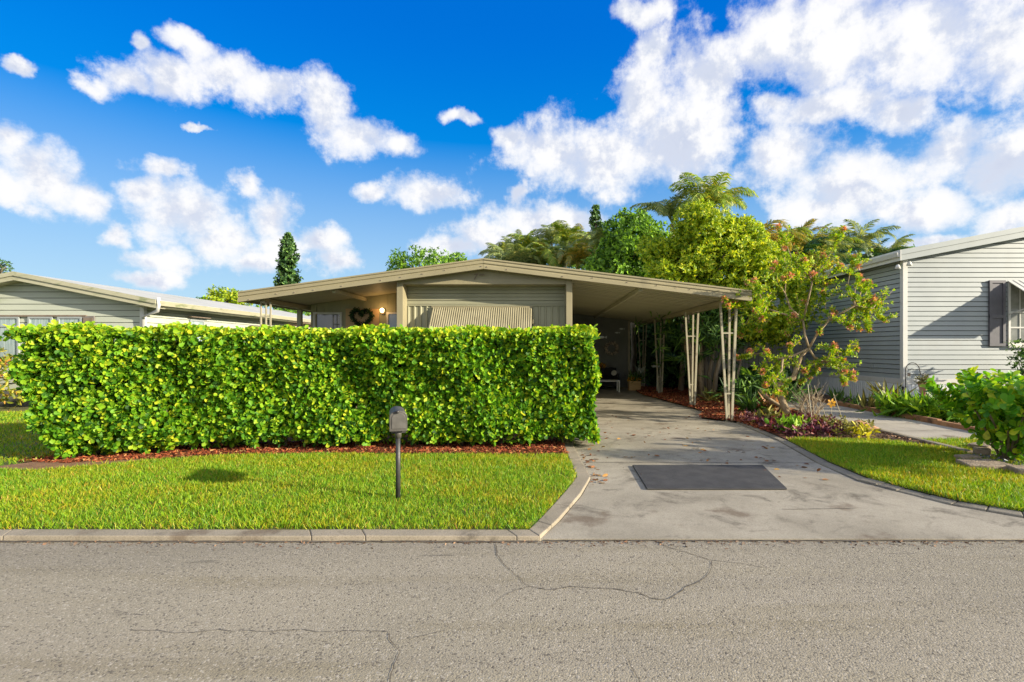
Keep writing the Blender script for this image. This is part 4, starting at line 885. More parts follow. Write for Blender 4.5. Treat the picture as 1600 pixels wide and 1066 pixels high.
MB(LHO).box(PX(132,LY),PX(146,LY),LY-.045,LY-.03,1.4,PZ(497,LY)).build('shutter_panel', M_brown, s3)
def side_win(y0,y1,z0,z1):
    x = LXW; m = MB(LHO); m.box(x,x+.035,y0,y0+.05,z0,z1).box(x,x+.035,y1-.05,y1,z0,z1).box(x,x+.035,y0+.05,y1-.05,z1-.05,z1).box(x,x+.035,y0+.05,y1-.05,z0,z0+.05)
    f = m.build('window', M_side, lh); MB(LHO).box(x,x+.01,y0+.05,y1-.05,z0+.05,z1-.05).build('pane', M_curt, f)
    MB(LHO).box(x+.036,x+.16,y0-.12,y1+.12,z1+.06,z1+.09).build('window_hood', M_brown, f)
def ysd(px): return LXW*F/(px-CX)
side_win(ysd(296),ysd(318),1.3,PZ(499,ysd(296))); side_win(ysd(391),ysd(408),1.3,2.36)
ma = MB().hexa([(0,0,0),(.5,0,-.45),(.5,3.6,-.45),(0,3.6,0)],[(0,0,.02),(.52,0,-.43),(.52,3.6,-.43),(0,3.6,.02)]); ao = ma.build('fabric_awning', M_stripe, None, loc=(LXW+.02,21.6,2.62)); tag(ao, 'faded pink striped fabric awning with scalloped hem on the left neighbour side wall', 'awning')
mb = MB()
for i in range(18): y0 = i*.2; mb.prism([(.505,y0,-.44),(.505,y0+.2,-.44),(.505,y0+.17,-.55),(.505,y0+.1,-.58),(.505,y0+.03,-.55)],(.008,0,0))
mb.build('scalloped_hem', M_stripe, ao)
vn = P(293,466,22); v_ = empty('roof_antenna', (vn.x,22,lz(vn.x)), 'tiny antenna mast on the left neighbour roof', 'antenna'); MB().tube([(0,0,-.02),(0,0,.45)],.03,6).build('mast', M_brown, v_); MB().bar((-.2,0,.36),(.2,0,.42),.03).build('crossbar', M_brown, v_)

# ------------------------------------------------------------------ plants
def crown_pts(c, r, clumps, per, cr=.35, hollow=.55, squash=1.0):
    """clump centres in an ellipsoid, sprig points on the clumps' shells"""
    c = arr(c); r = arr(r); d = rdir(clumps); rad = hollow+(1-hollow)*RNG.uniform(0,1,clumps)**.6
    cc = c+d*r*rad[:,None]*RNG.uniform(.86,1.06,(clumps,1))
    dd = rdir(clumps*per, .35); cs = np.repeat(RNG.uniform(.65,1.25,clumps)*cr, per)
    p = np.repeat(cc, per, 0)+dd*cs[:,None]*RNG.uniform(.75,1.05,(len(dd),1))*arr([[1,1,squash]])
    D = dd+np.repeat(d,per,0)*.6; return cc, p, D
def limbs(mb, base, hub, ends, r0, r1, k=7, wob=.12):
    mb.tube([base, base.lerp(hub,.35)+Vector((random.uniform(-wob,wob),random.uniform(-wob,wob),0)), base.lerp(hub,.7)+Vector((random.uniform(-wob,wob),0,0)), hub],[r0,r0*.8,r0*.68,r1*1.2],k)
    for e in ends:
        m = hub.lerp(Vector(e),.5)+Vector((random.uniform(-.2,.2),random.uniform(-.2,.2),.12)); mb.tube([hub,m,e],[r1,r1*.6,r1*.22],5)
def tree(name, base, hub, crowns, mat, leaf, per=4, LT=LEAF_OVAL, trunk=M_bark, r0=.18, label='', cat='tree', group=None, clumps=60, cper=30, cr=.4, hollow=.55):
    base = Vector(base); t = empty(name, base, label, cat, group); off = arr([list(base)])
    Ps, Ds, ends = [], [], []
    for (c, r, w) in crowns:
        cc, p, D = crown_pts(c, r, int(clumps*w), cper, cr, hollow); Ps.append(p); Ds.append(D); ends += [Vector(v)-base for v in cc[:max(3,int(10*w))].tolist()]
    Pn = np.concatenate(Ps)-off; Dn = np.concatenate(Ds)
    foliage('crown', Pn, Dn, per, leaf, mat, t, LT=LT, kind=None)
    mb = MB(); limbs(mb, Vector((0,0,0)), Vector(hub)-base, ends, r0, r0*.5); mb.build('trunk', trunk, t, True)
    return t

# frond meshes
def frond_mesh(name, mat, L=2.0, droop=1.0, nl=34, ll=.5, lw=.035, hang=.6):
    V=[]; Fa=[]; pts=[]
    for i in range(13):
        s = i/12; a = 1.25-droop*2.3*s**1.25; pts.append((s, a))
    pos=[Vector((0,0,0))]; 
    for i in range(12): a = pts[i][1]; pos.append(pos[-1]+Vector((math.cos(a),0,math.sin(a)))*L/12)
    mb = MB(); mb.tube(pos, [.022*(1-.8*i/12) for i in range(13)], 4)
    for i in range(nl):
        s = .18+.82*i/(nl-1); f = s*12; k = min(int(f),11); p = pos[k].lerp(pos[k+1], f-k); d = (pos[k+1]-pos[k]).normalized()
        for sd_ in (-1,1):
            side = Vector((0,sd_,0)); l_ = ll*(math.sin(math.pi*min(1,.12+s*.88))**.6+.1)*random.uniform(.8,1.1)
            up = side.cross(d).normalized()*sd_; dr_ = (side*.75+d*.75+up*random.uniform(.0,.25)).normalized()
            m1 = p+dr_*l_*.5; e = m1+(dr_+Vector((0,0,-hang*random.uniform(.6,1.3)))).normalized()*l_*.5; w = d*lw/2
            mb.add([p-w*.6,p+w*.6,m1+w,m1-w,e],[(0,1,2,3),(3,2,4)])
    me = bpy.data.meshes.new(name); me.from_pydata(mb.v,[],mb.f); me.update(); me.materials.append(mat); return me
FR = {}
for key, mt in (('g',L_palm),('o',L_palmo),('y',L_palmy),('d',L_dark)):
    FR[key] = [frond_mesh('frond', mt, 2.2, d, 32, .55, .055, .8) for d in (.75,1.0,1.3)]
def palm(base, top, fr, nfr, scale, label, group, tr=.09, key='g', name='palm_tree', spread=1.0, ang0=0):
    base = Vector(base); top = Vector(top); t = empty(name, base, label, 'palm tree', group)
    d = top-base; mid = d*.5+Vector((random.uniform(-.15,.15),0,0))
    MB().tube([(0,0,0),d*.25+(mid-d*.5)*.6,mid,d*.8,d],[tr*1.3,tr,tr*.9,tr*.8,tr*.9],8).build('trunk', M_bark, t, True)
    for i in range(nfr):
        o = link('frond', FR[key][random.randrange(3)], None, t, d+Vector((0,0,.05*random.random())))
        az_ = ang0+i*2.399+random.uniform(-.3,.3); e = random.uniform(-.55,.35)-(.5 if i < nfr*.3 else 0)*-1
        o.rotation_euler = (random.uniform(-.3,.3), -e*.75, az_); s_ = scale*random.uniform(.8,1.12); o.scale = (s_*spread,s_,s_)
    return t
# palms far behind the main roof
PG = 'feathery palms rising behind the roof of the khaki home'
ORD = ['leftmost','second','third','fourth','fifth','sixth','seventh','eighth','ninth','tenth','eleventh','twelfth','thirteenth','fourteenth','fifteenth','rightmost']
pal = [(781,398,29,'g'),(803,392,31,'g'),(824,386,30,'y'),(846,384,33,'g'),(862,368,30,'g'),(884,374,29,'y'),(905,378,31,'o'),(926,384,28,'g'),(945,378,27,'g')]
for i,(px,py,Y,k) in enumerate(pal):
    p = P(px,py+12,Y); w = ORD[i]+(' from the left' if i else '')
    palm((p.x+random.uniform(-.2,.2),Y,0), p, FR, 17, .84, 'feathery palm, '+w+' in the back row showing over the home roof', PG, .07, k)
PG2 = 'low palms filling the gap right above the roof edge of the khaki home'
for i,(px,py,Y,k) in enumerate([(792,416,27,'g'),(818,414,26,'g'),(838,412,27,'o'),(858,410,26,'y'),(880,412,26,'g'),(902,414,25,'o'),(922,414,26,'g'),(944,416,25,'g')]):
    p = P(px,py+6,Y); w = ORD[i]+(' from the left' if i else '')
    palm((p.x,Y,0), p, FR, 17, .85, 'low palm crown, '+w+' of those just above the home roof edge', PG2, .07, k)
p = P(1108,336,24); palm((p.x-.2,24,0), p, FR, 26, 1.2, 'tallest palm with long drooping fronds behind the yellow-green tree', None, .13, 'y')
p = P(1050,350,25); palm((p.x,25,0), p, FR, 16, 1.1, 'palm partly hidden between the two broadleaf trees', None, .12, 'g')
p = P(1190,392,22.5); palm((p.x-.1,22.5,0), p, FR, 16, 1.0, 'golden-green palm beside the yellow-green tree top', None, .1, 'o')
RG = 'palms showing above the roof of the grey neighbouring house'
W3 = [(1342,400,30,'g',1.25,'arching grey-green palm nearest the middle of the grey house eave'),(1390,410,31,'g',1.0,'grey-green palm directly behind the front corner of the grey house roof'),(1312,420,29,'d',1.0,'dark low palm just right of the coral-flowered tree top'),(1367,422,30,'d',1.0,'dark low palm crown between the two grey-green palms'),
 (1222,398,27,'y',1.15,'yellow-green palm behind the left half of the coral-flowered tree top'),(1252,402,28,'o',1.15,'golden palm behind the middle of the coral-flowered tree top'),(1280,400,28,'y',1.1,'yellow-green palm behind the right half of the coral-flowered tree top'),(1205,412,27,'o',1.1,'golden-orange palm next to the yellow-green tree crown'),
 (1238,424,26,'d',1.1,'dark palm low behind the left of the coral-flowered tree'),(1272,426,26.5,'g',1.1,'grey-green palm low behind the coral-flowered tree'),(1300,398,30,'g',.95,'small grey-green palm between the coral-flowered tree and the eave palms')]
for (px,py,Y,k,sc,lb) in W3:
    p = P(px,py,Y); palm((p.x,Y,0), p, FR, 17, sc, lb, RG, .09, k)

# broadleaf trees
tree('broadleaf_tree', (5.3,17.2,0), (5.5,17.4,2.9), [((5.9,17.4,4.4),(1.75,1.6,1.5),.8),((7.1,16.4,3.2),(1.5,1.2,1.5),.7),((4.6,17.2,3.9),(1.15,1.2,1.2),.4),((5.3,16.9,5.4),(1.0,.9,.75),.3),((6.6,17.2,5.2),(.8,.8,.65),.2),((4.2,17.6,5.0),(.7,.7,.5),.12)], L_yel, .13, 5, LT=LEAF_OVAL, r0=.16,
     label='rounded bright yellow-green tree rising behind the right end of the carport roof', clumps=170, cper=30, cr=.34, hollow=.55)
tree('broadleaf_tree', (3.9,22.6,0), (3.9,22.6,4.2), [((4.05,22.6,6.0),(1.35,1.2,1.5),1.0),((3.1,22.8,4.9),(1.1,1.1,1.3),.6),((4.5,22.4,4.8),(.9,1,1.5),.4)], L_mid, .18, 5, LT=LEAF_OVAL, r0=.16,
     label='mid-green loose broadleaf tree left of the yellow-green tree', clumps=110, cper=24, cr=.40)
def fuzz(px, py, Y, w, h, mat, leaf, label, name='broadleaf_tree', cr=.5, clumps=40, cper=22, per=4):
    c = P(px,py,Y); return tree(name, (c.x,Y,0), (c.x,Y,c.z-h*.5), [((c.x,Y,c.z),(w,w*.8,h),1.0)], mat, leaf, per, r0=.14, label=label, clumps=clumps, cper=cper, cr=cr)
fuzz(662,420,36,2.3,1.0,L_mid,.22,'rounded green tree crown showing over the left slope of the home roof', cr=.55)
fuzz(712,410,38,.9,.35,L_mid,.2,'small green crown tip near the peak of the home roof', cr=.35, clumps=12)
fuzz(352,474,42,1.9,.9,L_yel,.24,'bright green crown showing between the left neighbour roof and the home', cr=.5)
fuzz(318,476,44,.5,.5,L_mid,.2,'small dark treetop poking over the left neighbour roof', cr=.3, clumps=10)
fuzz(0,420,60,.8,1.2,L_pine,.2,'treetop sliver behind the left neighbour ridge', cr=.5, clumps=10)
fuzz(455,494,34,2.4,1.3,L_mid,.2,'green tree low behind the porch corner', cr=.5, clumps=30)
fuzz(1248,432,25.5,1.9,1.2,L_croton,.2,'olive and orange shrubby tree behind the coral-flowered tree', cr=.5, clumps=60)
fuzz(1385,418,34,2.2,.9,L_mid,.22,'dark green crown just showing over the grey house eave', cr=.5, clumps=30)
fuzz(875,432,30,4.2,1.3,L_mid,.2,'green thicket under the palms behind the home roof', cr=.5, clumps=90)
# columnar pines
def pine(px, ytop, ybot, Y, w, label, tiers=22):
    top = P(px,ytop,Y); bot = P(px,ybot,Y); t = empty('pine_tree', (top.x,Y,0), label, 'tree'); H = top.z; z0 = bot.z-2
    MB().tube([(0,0,0),(.1,0,H*.5),(0,0,H)],[.25,.18,.03],7).build('trunk', M_barkd, t, True); Ps=[];Ds=[]
    mb = MB()
    for i in range(tiers):
        f = i/(tiers-1); z = z0+(H-z0)*f; wr = w*(1-f**3.5)*(.82+.2*math.sin(f*9)*random.uniform(.6,1))
        for j in range(8):
            a = random.uniform(0,6.28); l_ = wr*random.uniform(.5,1.2); tip = Vector((math.cos(a)*l_, math.sin(a)*l_, z+l_*random.uniform(.15,.5)))
            mb.tube([(0,0,z),tip],[.04,.015],4)
            for q_ in range(16):
                s = random.uniform(.35,1.05); Ps.append(list(Vector((0,0,z)).lerp(tip,s)+Vector((random.gauss(0,.1),random.gauss(0,.1),random.gauss(0,.08))))); Ds.append((math.cos(a),math.sin(a),random.uniform(0,1.2)))
    mb.build('branches', M_barkd, t)
    foliage('crown', arr(Ps), arr(Ds), 4, .28*w/1.4, L_pine, t, LT=LEAF_DIA, kind=None); return t
pine(450,369,470,60,1.65,'narrow columnar pine standing alone behind the left part of the home roof', 30)
pine(931,325,400,42,.95,'pointed pine top above the palms behind the carport', 14)

# dark growth and trunks beside the carport
def clump_plant(name, base, n, L, mat, label, cat='plant', up=.9, T=LEAF_LONG, z=.05, spread=.12, group=None, w=1.0):
    t = empty(name, base, label, cat, group); P_ = RNG.normal(0,spread,(n,3)); P_[:,2] = np.abs(P_[:,2])*.6+z
    TT = [(a,b*w,c) for a,b,c in T[0]]
    scatter('foliage', TT, T[1], P_, rdir(n,up), rdir(n,.8), RNG.uniform(.6,1.15,n)*L, mat, t); return t
tk = empty('multi_stem_tree', (5.15,16.6,0), 'clump of leaning bare multi-stem trunks with dark strappy leaves beside the second carport post', 'tree')
for i in range(13):
    a = random.uniform(-.45,.45); b_ = random.uniform(-.35,.4); e = Vector((a*1.9+.15,b_*2,random.uniform(2.2,3.4)))
    MB().tube([(a*.75,b_*.8,0),(a*.9+random.uniform(-.06,.06),b_,.8),(a*1.3,b_*1.4,1.6),e],[.085,.07,.055,.025],7).build('trunk', M_bark if i%2 else M_bark2, tk, True)
Pc = RNG.normal(0,1,(260,3))*arr([[.65,.5,.5]])+arr([[.1,-.2,2.45]]); foliage('foliage', Pc, rdir(260,.2), 9, .36, L_under, tk, (25,95), LEAF_LONG)
MB().tube([(.95,-.1,0),(1.12,-.1,.9),(1.35,-.1,1.7)],[.05,.04,.025],7).build('trunk', M_bark, tk, True)
for (x,y,s,lb) in ((5.05,18.9,.9,'shaded trunk of a palm behind the third carport post'),(4.75,20.8,.7,'shaded slim trunk near the rear carport post')):
    palm((x,y,0),(x+.1,y,3.0),FR,10,.8,lb,None,.09,'d')
# fan palm
def fan_palm(base, n, L, label, mat=L_under):
    t = empty('fan_palm', base, label, 'palm')
    for i in range(n):
        a = i*2.4+random.uniform(-.3,.3); el_ = random.uniform(.3,1.2); d = Vector((math.cos(a)*math.cos(el_),math.sin(a)*math.cos(el_),math.sin(el_))); tip = d*L
        mb = MB(); mb.tube([(0,0,0),tip],[.012,.008],4); u = d.cross(Vector((0,0,1))).normalized(); v_ = u.cross(d)
        for k in range(15):
            b_ = -1.25+2.5*k/14; dd = d*math.cos(b_)+u*math.sin(b_)+Vector((0,0,-.25)); w = (u*math.cos(b_)-d*math.sin(b_))*.03
            m_ = tip+dd*L*.35; mb.add([tip,m_-w,m_+w,tip+dd*L*.7+Vector((0,0,-.08))],[(0,1,3,2)])
        mb.build('frond', mat, t)
    return t
fan_palm((4.75,18.0,.6),9,.75,'green fan palm growing between second and third carport posts')
fan_palm((6.2,14.6,.1),10,.8,'fan palm in shade right of the front carport post')
fan_palm((5.7,19.5,.3),10,.9,'dark fan palm deep behind the trunks',L_dark)
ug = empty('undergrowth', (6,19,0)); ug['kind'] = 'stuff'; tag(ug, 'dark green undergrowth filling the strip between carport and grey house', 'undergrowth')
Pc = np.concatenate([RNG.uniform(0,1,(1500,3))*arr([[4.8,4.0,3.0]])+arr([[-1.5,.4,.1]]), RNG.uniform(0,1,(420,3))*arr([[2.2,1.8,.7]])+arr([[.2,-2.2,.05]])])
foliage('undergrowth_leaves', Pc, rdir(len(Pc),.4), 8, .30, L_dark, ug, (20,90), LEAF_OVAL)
bh = empty('back_hedge', (4.5,25.5,0), 'dark tall hedge closing the view at the far end behind the carport', 'hedge')
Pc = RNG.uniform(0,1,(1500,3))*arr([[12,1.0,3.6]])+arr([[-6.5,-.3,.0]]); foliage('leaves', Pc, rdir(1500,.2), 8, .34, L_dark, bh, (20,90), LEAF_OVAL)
mb = MB().box(-6.5,5.5,.4,.9,0,3.3).build('shade_core', M_core, bh)  # solid core, its dark colour stands for shade among the leaves
fe = empty('wooden_fence', (4.6,21.7,0), 'weathered grey vertical board fence in shade behind the front carport post', 'fence')
fb = MB().box(0,.135,0,.02,.05,1.85).build('board', M_fence, fe); 
for i in range(1,31): o = link('board', fb.data, None, fe, (i*.15,random.uniform(-.008,.008),random.uniform(-.03,.03)))
MB().box(0,4.65,.02,.06,.4,.5).build('rail', M_fence, fe); MB().box(0,4.65,.02,.06,1.4,1.5).build('rail', M_fence, fe)
fe.location = (5.6,18.2,0); fe.scale = (.8,1,1)
clump_plant('strappy_plant', (5.05,12.4,0), 60, .55, L_under, 'strappy green plant with drooping leaves between front carport post and flowering tree')
clump_plant('bromeliad', (5.35,12.2,.1), 50, .42, lm('bromeliad_leaf',(.12,.10,.04),(.34,.16,.08),(.5,.26,.15),.2), 'orange-pink bromeliad beside the flowering tree trunk', w=1.8)
clump_plant('strappy_plant', (4.9,15.0,0), 50, .45, L_olive, 'small yellowing plant at the foot of the multi-stem trunks')
for (x,y,lb) in ((6.6,12.7,'dark leafy shrub nearest the path behind the flowering tree'),(6.9,14.2,'dark leafy shrub deepest in shade before the grey fence'),(5.9,13.2,'dark leafy shrub just behind the golden trunk')): clump_plant('leafy_shrub', (x-.5,y+.6,.2), 120, .5, L_under, lb, group='dark shrubs behind the flowering tree', spread=.3)

# ------------------------------------------------------------------ coral-flowered tree
FY = 11.1
ft = empty('flowering_tree', (5.27,FY,0), 'small crooked tree with bare golden trunk, sparse leaves and coral flower clusters', 'tree')
FO = Vector((5.27,FY,0))
def FP(px,py,dy=0): p = P(px,py,FY); return Vector((p.x, FY+dy, p.z))-FO
trk = [FP(1234,664,0),FP(1228,640,0),FP(1219,618,.02),FP(1214,604,.05),FP(1224,597,.05),FP(1240,590,0),FP(1246,572,0),FP(1252,556,0),FP(1264,545,.0)]
MB().tube(trk,[.10,.08,.07,.066,.062,.056,.046,.038,.026],9).build('trunk', M_bark2, ft, True)
MB().tube([FP(1237,662,.05),FP(1225,636,.2),FP(1206,622,.3),FP(1197,610,.35)],[.06,.045,.035,.02],7).build('trunk', M_bark2, ft, True)
MB().tube([FP(1238,664,-.05),FP(1246,640,-.1),FP(1258,615,-.1)],[.03,.022,.012],6).build('trunk', M_bark2, ft, True)
hubs = {'a':((1262,500),.2),'b':((1240,455),.4),'c':((1292,500),-.1),'d':((1216,560),-.2),'e':((1290,565),.1),'f':((1318,480),-.4),'g':((1205,480),.3),'h':((1262,440),-.2),'i':((1200,590),-.3)}
H0 = trk[-1]; HP = {}
mb = MB(); links = {'a':None,'c':None,'d':None,'e':None,'b':'a','h':'a','f':'c','g':'a','i':'d'}
for k,(pp,dy) in hubs.items(): HP[k] = FP(*pp,dy)
for k, par in links.items():
    a = HP[par] if par else H0; e = HP[k]; m_ = a.lerp(e,.5)+Vector((random.uniform(-.06,.06),random.uniform(-.1,.1),random.uniform(-.05,.05))); mb.tube([a,m_,e],[.028,.024,.02] if not par else [.024,.02,.016],6)
tips = [(1226,349),(1243,362),(1297,368),(1276,403),(1258,406),(1351,397),(1339,433),(1357,442),(1370,437),(1354,467),(1375,472),(1392,475),(1357,482),(1364,475),(1410,498),(1380,496),(1288,446),(1313,488),(1360,517),(1329,565),(1327,601),(1314,590),(1353,514),(1239,567),(1230,586),(1181,580),(1201,580),(1160,445),(1219,481),(1206,514),(1173,524),(1170,488),(1189,435),(1258,432),(1308,514),(1321,547),(1124,470),(1130,480),(1296,640-60),(1275,600),(1190,550),(1215,410),(1300,420),(1280,520),(1250,520),(1165,560),(1230,615),(1195,610),(1268,470),(1240,500),(1302,455),(1330,500),(1290,540),(1210,440),(1178,500),(1340,545),(1255,580),(1285,590),(1180,600),(1225,540)]
LP, LD, flow = [], [], []; LP2, LD2, mb2 = [], [], MB()
for i,(px,py) in enumerate(tips):
    T_ = FP(px,py,random.uniform(-.7,.8)); k = min(HP, key=lambda q_: (HP[q_]-T_).length); h_ = HP[k]
    m_ = h_.lerp(T_,.5)+Vector((random.uniform(-.12,.12),random.uniform(-.12,.12),-.10 if T_.z > h_.z else .1)); 
    pts = [h_, h_.lerp(m_,.5), m_, m_.lerp(T_,.5)+Vector((0,0,.03)), T_]; mb.tube(pts,[.014,.012,.010,.008,.005],5)
    d = (T_-m_).normalized(); L_ = (T_-h_).length
    for q_ in range(int(46*max(L_,.5))+20):
        s = random.uniform(.30,1.0)**.8; seg = pts[2].lerp(T_, s) if random.random() < .75 else h_.lerp(m_, s)
        LP.append(list(seg)); LD.append(list(d+Vector((0,0,.1))))
    flow.append((T_, d))
    if i%4 == 1: flow.append((m_.lerp(T_,.6)+Vector((random.uniform(-.12,.12),-.05,random.uniform(0,.12))), d))
bo = mb.build('branches', M_bark2, ft, True)
for q_ in range(230):
    a_ = LP[random.randrange(len(LP))]; b_ = Vector(a_)+Vector((random.uniform(-.35,.35),random.uniform(-.3,.3),random.uniform(-.12,.32)))
    mb2.tube([a_, Vector(a_).lerp(b_,.5)+Vector((0,0,-.03)), b_],[.006,.005,.003],4)
    for _ in range(11):
        s = random.uniform(.1,1); LP2.append(list(Vector(a_).lerp(b_,s))); LD2.append(list((b_-Vector(a_)).normalized()))
mb2.build('twigs', M_bark2, ft, True)['kind'] = 'stuff'; LP += LP2; LD += LD2
foliage('leaves', arr(LP)+RNG.normal(0,.018,(len(LP),3)), arr(LD), 4, .062, L_flow, ft, (30,85), LEAF_OVAL)
for T_, d in flow:
    n = 44; dd = rdir(n,.6); o = scatter('flower_cluster', *LEAF_OVAL, dd*RNG.uniform(.012,.04,(n,1)), dd, rdir(n), RNG.uniform(.04,.07,n), L_petal, ft, None); o.location = T_
# inner fine dry twigs
tw = tag(MB().build('dry_twigs', M_twig), 'tangle of thin dry twigs and stakes at the foot of the flowering tree', 'twigs') if False else None
dt = empty('dry_shrub', (5.75,11.0,0), 'leafless shrub of thin dry twigs right of the golden trunk', 'shrub'); mb = MB()
for i in range(46):
    a = random.uniform(0,6.28); r_ = random.uniform(.2,.6); e = Vector((math.cos(a)*r_,math.sin(a)*r_*.6,random.uniform(.4,.95))); m_ = e*.5+Vector((random.uniform(-.12,.12),0,.05)); mb.tube([(random.uniform(-.1,.1),0,0),m_,e],[.008,.006,.003],4)
    mb.tube([m_, m_+Vector((random.uniform(-.25,.25),random.uniform(-.2,.2),random.uniform(.05,.3)))],[.005,.002],4)
mb.build('twigs', pmat('dry_twig_bark',(.3,.23,.15),(.42,.34,.23),8,.9), dt)
SG = 'thin leaning garden stakes beside the flowering tree'
stk = [((1262,600),(1270,672),10.2,'stake nearest the trunk among the thin leaning garden stakes'),((1264,596),(1283,645),11.5,'second thin leaning stake from the golden trunk'),((1272,602),(1291,640),11.6,'third thin leaning stake from the golden trunk'),((1302,615),(1318,660),10.9,'thin stake with yellow ornament leaning beside the path')]
for (a_,b_,Y,lb) in stk:
    A = P(*a_,Y); Bq = P(*b_,Y); Bq.z = max(.03,Bq.z*0+.03); o = MB((Bq.x,Y,0)).tube([A,Bq],.008,6).build('garden_stake', M_post, None, loc=(Bq.x,Y,0)); tag(o, lb, 'garden stake', SG)
pw = P(1299.5,630,11.2); bw = empty('pinwheel', pw, 'yellow flower-shaped garden pinwheel near the timber edging', 'garden ornament')
for k in range(6):
    a = k*math.pi/3+.3; u = Vector((math.cos(a),0,math.sin(a))); v_ = Vector((-math.sin(a),-.2,math.cos(a))); MB().prism([u*.015,u*.06+v_*.03,u*.10+v_*.012,u*.10-v_*.012,u*.06-v_*.03],(0,.006,0)).build('petal', M_yellow, bw)
MB().tube([(0,.01,0),(.02,.03,-.46)],.005,5).build('stem', M_post, bw)

# groundcovers
def cover(name, pts, dens, size, mat, label, up=1.0, hz=.14, per=4, T=LEAF_OVAL, cat='groundcover'):
    Pn = field(pts, dens, LZ); Pn[:,2] += RNG.uniform(0,hz,len(Pn)); o = foliage(name, Pn, rdir(len(Pn),up), per, size, mat, None, (30,85), T); return tag(o, label, cat)
cover('groundcover', [(4.24,8.9),(4.95,8.85),(5.6,9.3),(5.9,10.3),(5.6,11.3),(4.5,11.6),(4.30,10.9)], 190, .085, L_purple, 'dark purple-red groundcover leaves along the driveway edge', hz=.16)
cover('groundcover', [(4.28,10.4),(4.7,10.4),(4.7,11.4),(4.2,11.4)], 90, .08, lm('pink_leaf',(.2,.05,.05),(.38,.14,.12),(.5,.25,.2),.2), 'pinkish groundcover beside the foot of the front carport post', hz=.14)
cover('groundcover', [(5.1,8.85),(5.75,8.8),(5.9,9.8),(5.5,10.2),(5.1,9.6)], 130, .08, L_olive, 'straggly yellow-olive groundcover right of the purple leaves', hz=.26)
for (x,y,m_,lb,s) in ((4.5,9.4,L_fern,'bright green leafy tuft at the driveway edge in the purple groundcover',.22),(4.62,10.6,L_olive,'yellow-leafed sprig between post and purple groundcover',.25),(5.5,8.95,lm('yellow_sprig',(.2,.2,.01),(.45,.42,.02),(.6,.55,.03),.3),'bright yellow sprig at the lawn edge beside the brown mulch',.14),(5.0,9.9,L_fern,'small green sprig amid purple groundcover',.14)):
    clump_plant('small_plant', (x,y,.04), 70, s, m_, lb, T=LEAF_OVAL, w=.8)
# terracotta shard
cp_ = MB(); cp_.prism([(-.3,0,0),(-.24,0,.17),(-.14,0,.2),(.05,0,.13),(.34,0,.0)],(0,.1,0)); o = cp_.build('clay_shard', M_terra, None, bevel=.02, loc=(PX(1346,9.9)+0,9.7,.045)); tag(o, 'pale clay pot shard lying in the brown mulch by the path', 'pot shard')

# right clusia bush, block ring, gravel
BX, BY = 6.42, 7.1
rb = empty('clusia_bush', (BX,BY,0), 'round bright green large-leafed bush inside the stone block ring', 'bush')
cc, p, D = crown_pts((0.08,0,.62),(.62,.6,.48), 52, 8, .19, .5); zz = p[:,2] > .12; p, D = p[zz], D[zz]
for k in range(34):
    a = RNG.uniform(0,6.28); r_ = RNG.uniform(.15,.75); b0 = arr([r_*math.cos(a), r_*.9*math.sin(a), .75]); t0 = b0+arr([.22*math.cos(a), .2*math.sin(a), RNG.uniform(.15,.52)*(1.1-r_*.5)])
    q_ = np.linspace(0,1,6)[:,None]; p = np.concatenate([p, b0*(1-q_)+t0*q_+RNG.normal(0,.015,(6,3))]); D = np.concatenate([D, np.repeat(nrm((t0-b0)[None]),6,0)+RNG.normal(0,.1,(6,3))])
P0,D0,N0,S0 = sprigs(p, D, 5, .12, None, '', None)
w0 = P0+arr([[BX,BY,0]]); dist = np.linalg.norm(w0-arr([[0,0,1.6]]),axis=1)/S0; pick = np.argsort(dist)[:600:2]; keep = np.ones(len(P0),bool); keep[pick] = False
M_bushl = leafmat('bush_leaf', [(0,(.05,.19,.01)),(.5,(.15,.38,.016)),(.85,(.3,.48,.02)),(1,(.55,.56,.03))], .38, .42, spec=.35)
M_bush_o = leafmat('bush_leaf_single', [(0,(.08,.26,.012)),(.6,(.22,.44,.018)),(1,(.55,.56,.03))], .38, .42, by='object', spec=.35)
scatter('leaves', *LEAF_ROUND, P0[keep], D0[keep], N0[keep], S0[keep], M_bushl, rb); single_leaves(pick, P0, D0, N0, S0, M_bush_o, rb)
mb = MB()
for i in range(16):
    a = random.uniform(0,6.28); mb.tube([(0.05*math.cos(a),.05*math.sin(a),0),(.25*math.cos(a),.25*math.sin(a),.4),(.55*math.cos(a),.5*math.sin(a),random.uniform(.5,1.0))],[.02,.015,.007],5)
mb.build('stems', M_twig, rb)
sr = empty('stone_ring', (BX,BY,0), 'ring of rough brown retaining blocks around the large-leafed bush', 'stone edging')
def block(x, y, ang, L, w, h, z=0):
    mb = MB(); a = [( -L/2,-w/2),(-L/6,-w/2-.03),(L/6,-w/2-.03),(L/2,-w/2),(L/2*.82,w/2),(-L/2*.82,w/2)]
    mb.prism([(p_[0]+random.uniform(-.012,.012),p_[1]+random.uniform(-.012,.012),0) for p_ in a],(0,0,h)); o = mb.build('block', M_stone, sr, bevel=.012); o.location = (x-BX,y-BY,z); o.rotation_euler = (random.uniform(-.03,.03),random.uniform(-.03,.03),ang); return o
block(PX(1534,6.72),6.70,-.12,.52,.34,.12); block(PX(1612,6.4),6.36,-.12,.56,.30,.12); block(7.05,6.25,.1,.5,.3,.12); block(PX(1509,7.15),7.13,.15,.33,.16,.115); block(PX(1534,7.4),7.42,1.0,.26,.17,.16); block(6.9,7.95,-2.9,.5,.28,.12)
cover('gravel', [(5.7,6.75),(6.0,6.6),(6.9,6.5),(7.2,7.4),(6.2,7.45),(5.85,7.15)], 700, .055, M_gravel, 'blue-grey slate chips inside the stone block ring', hz=.04, per=1, T=CHIP, cat='gravel')

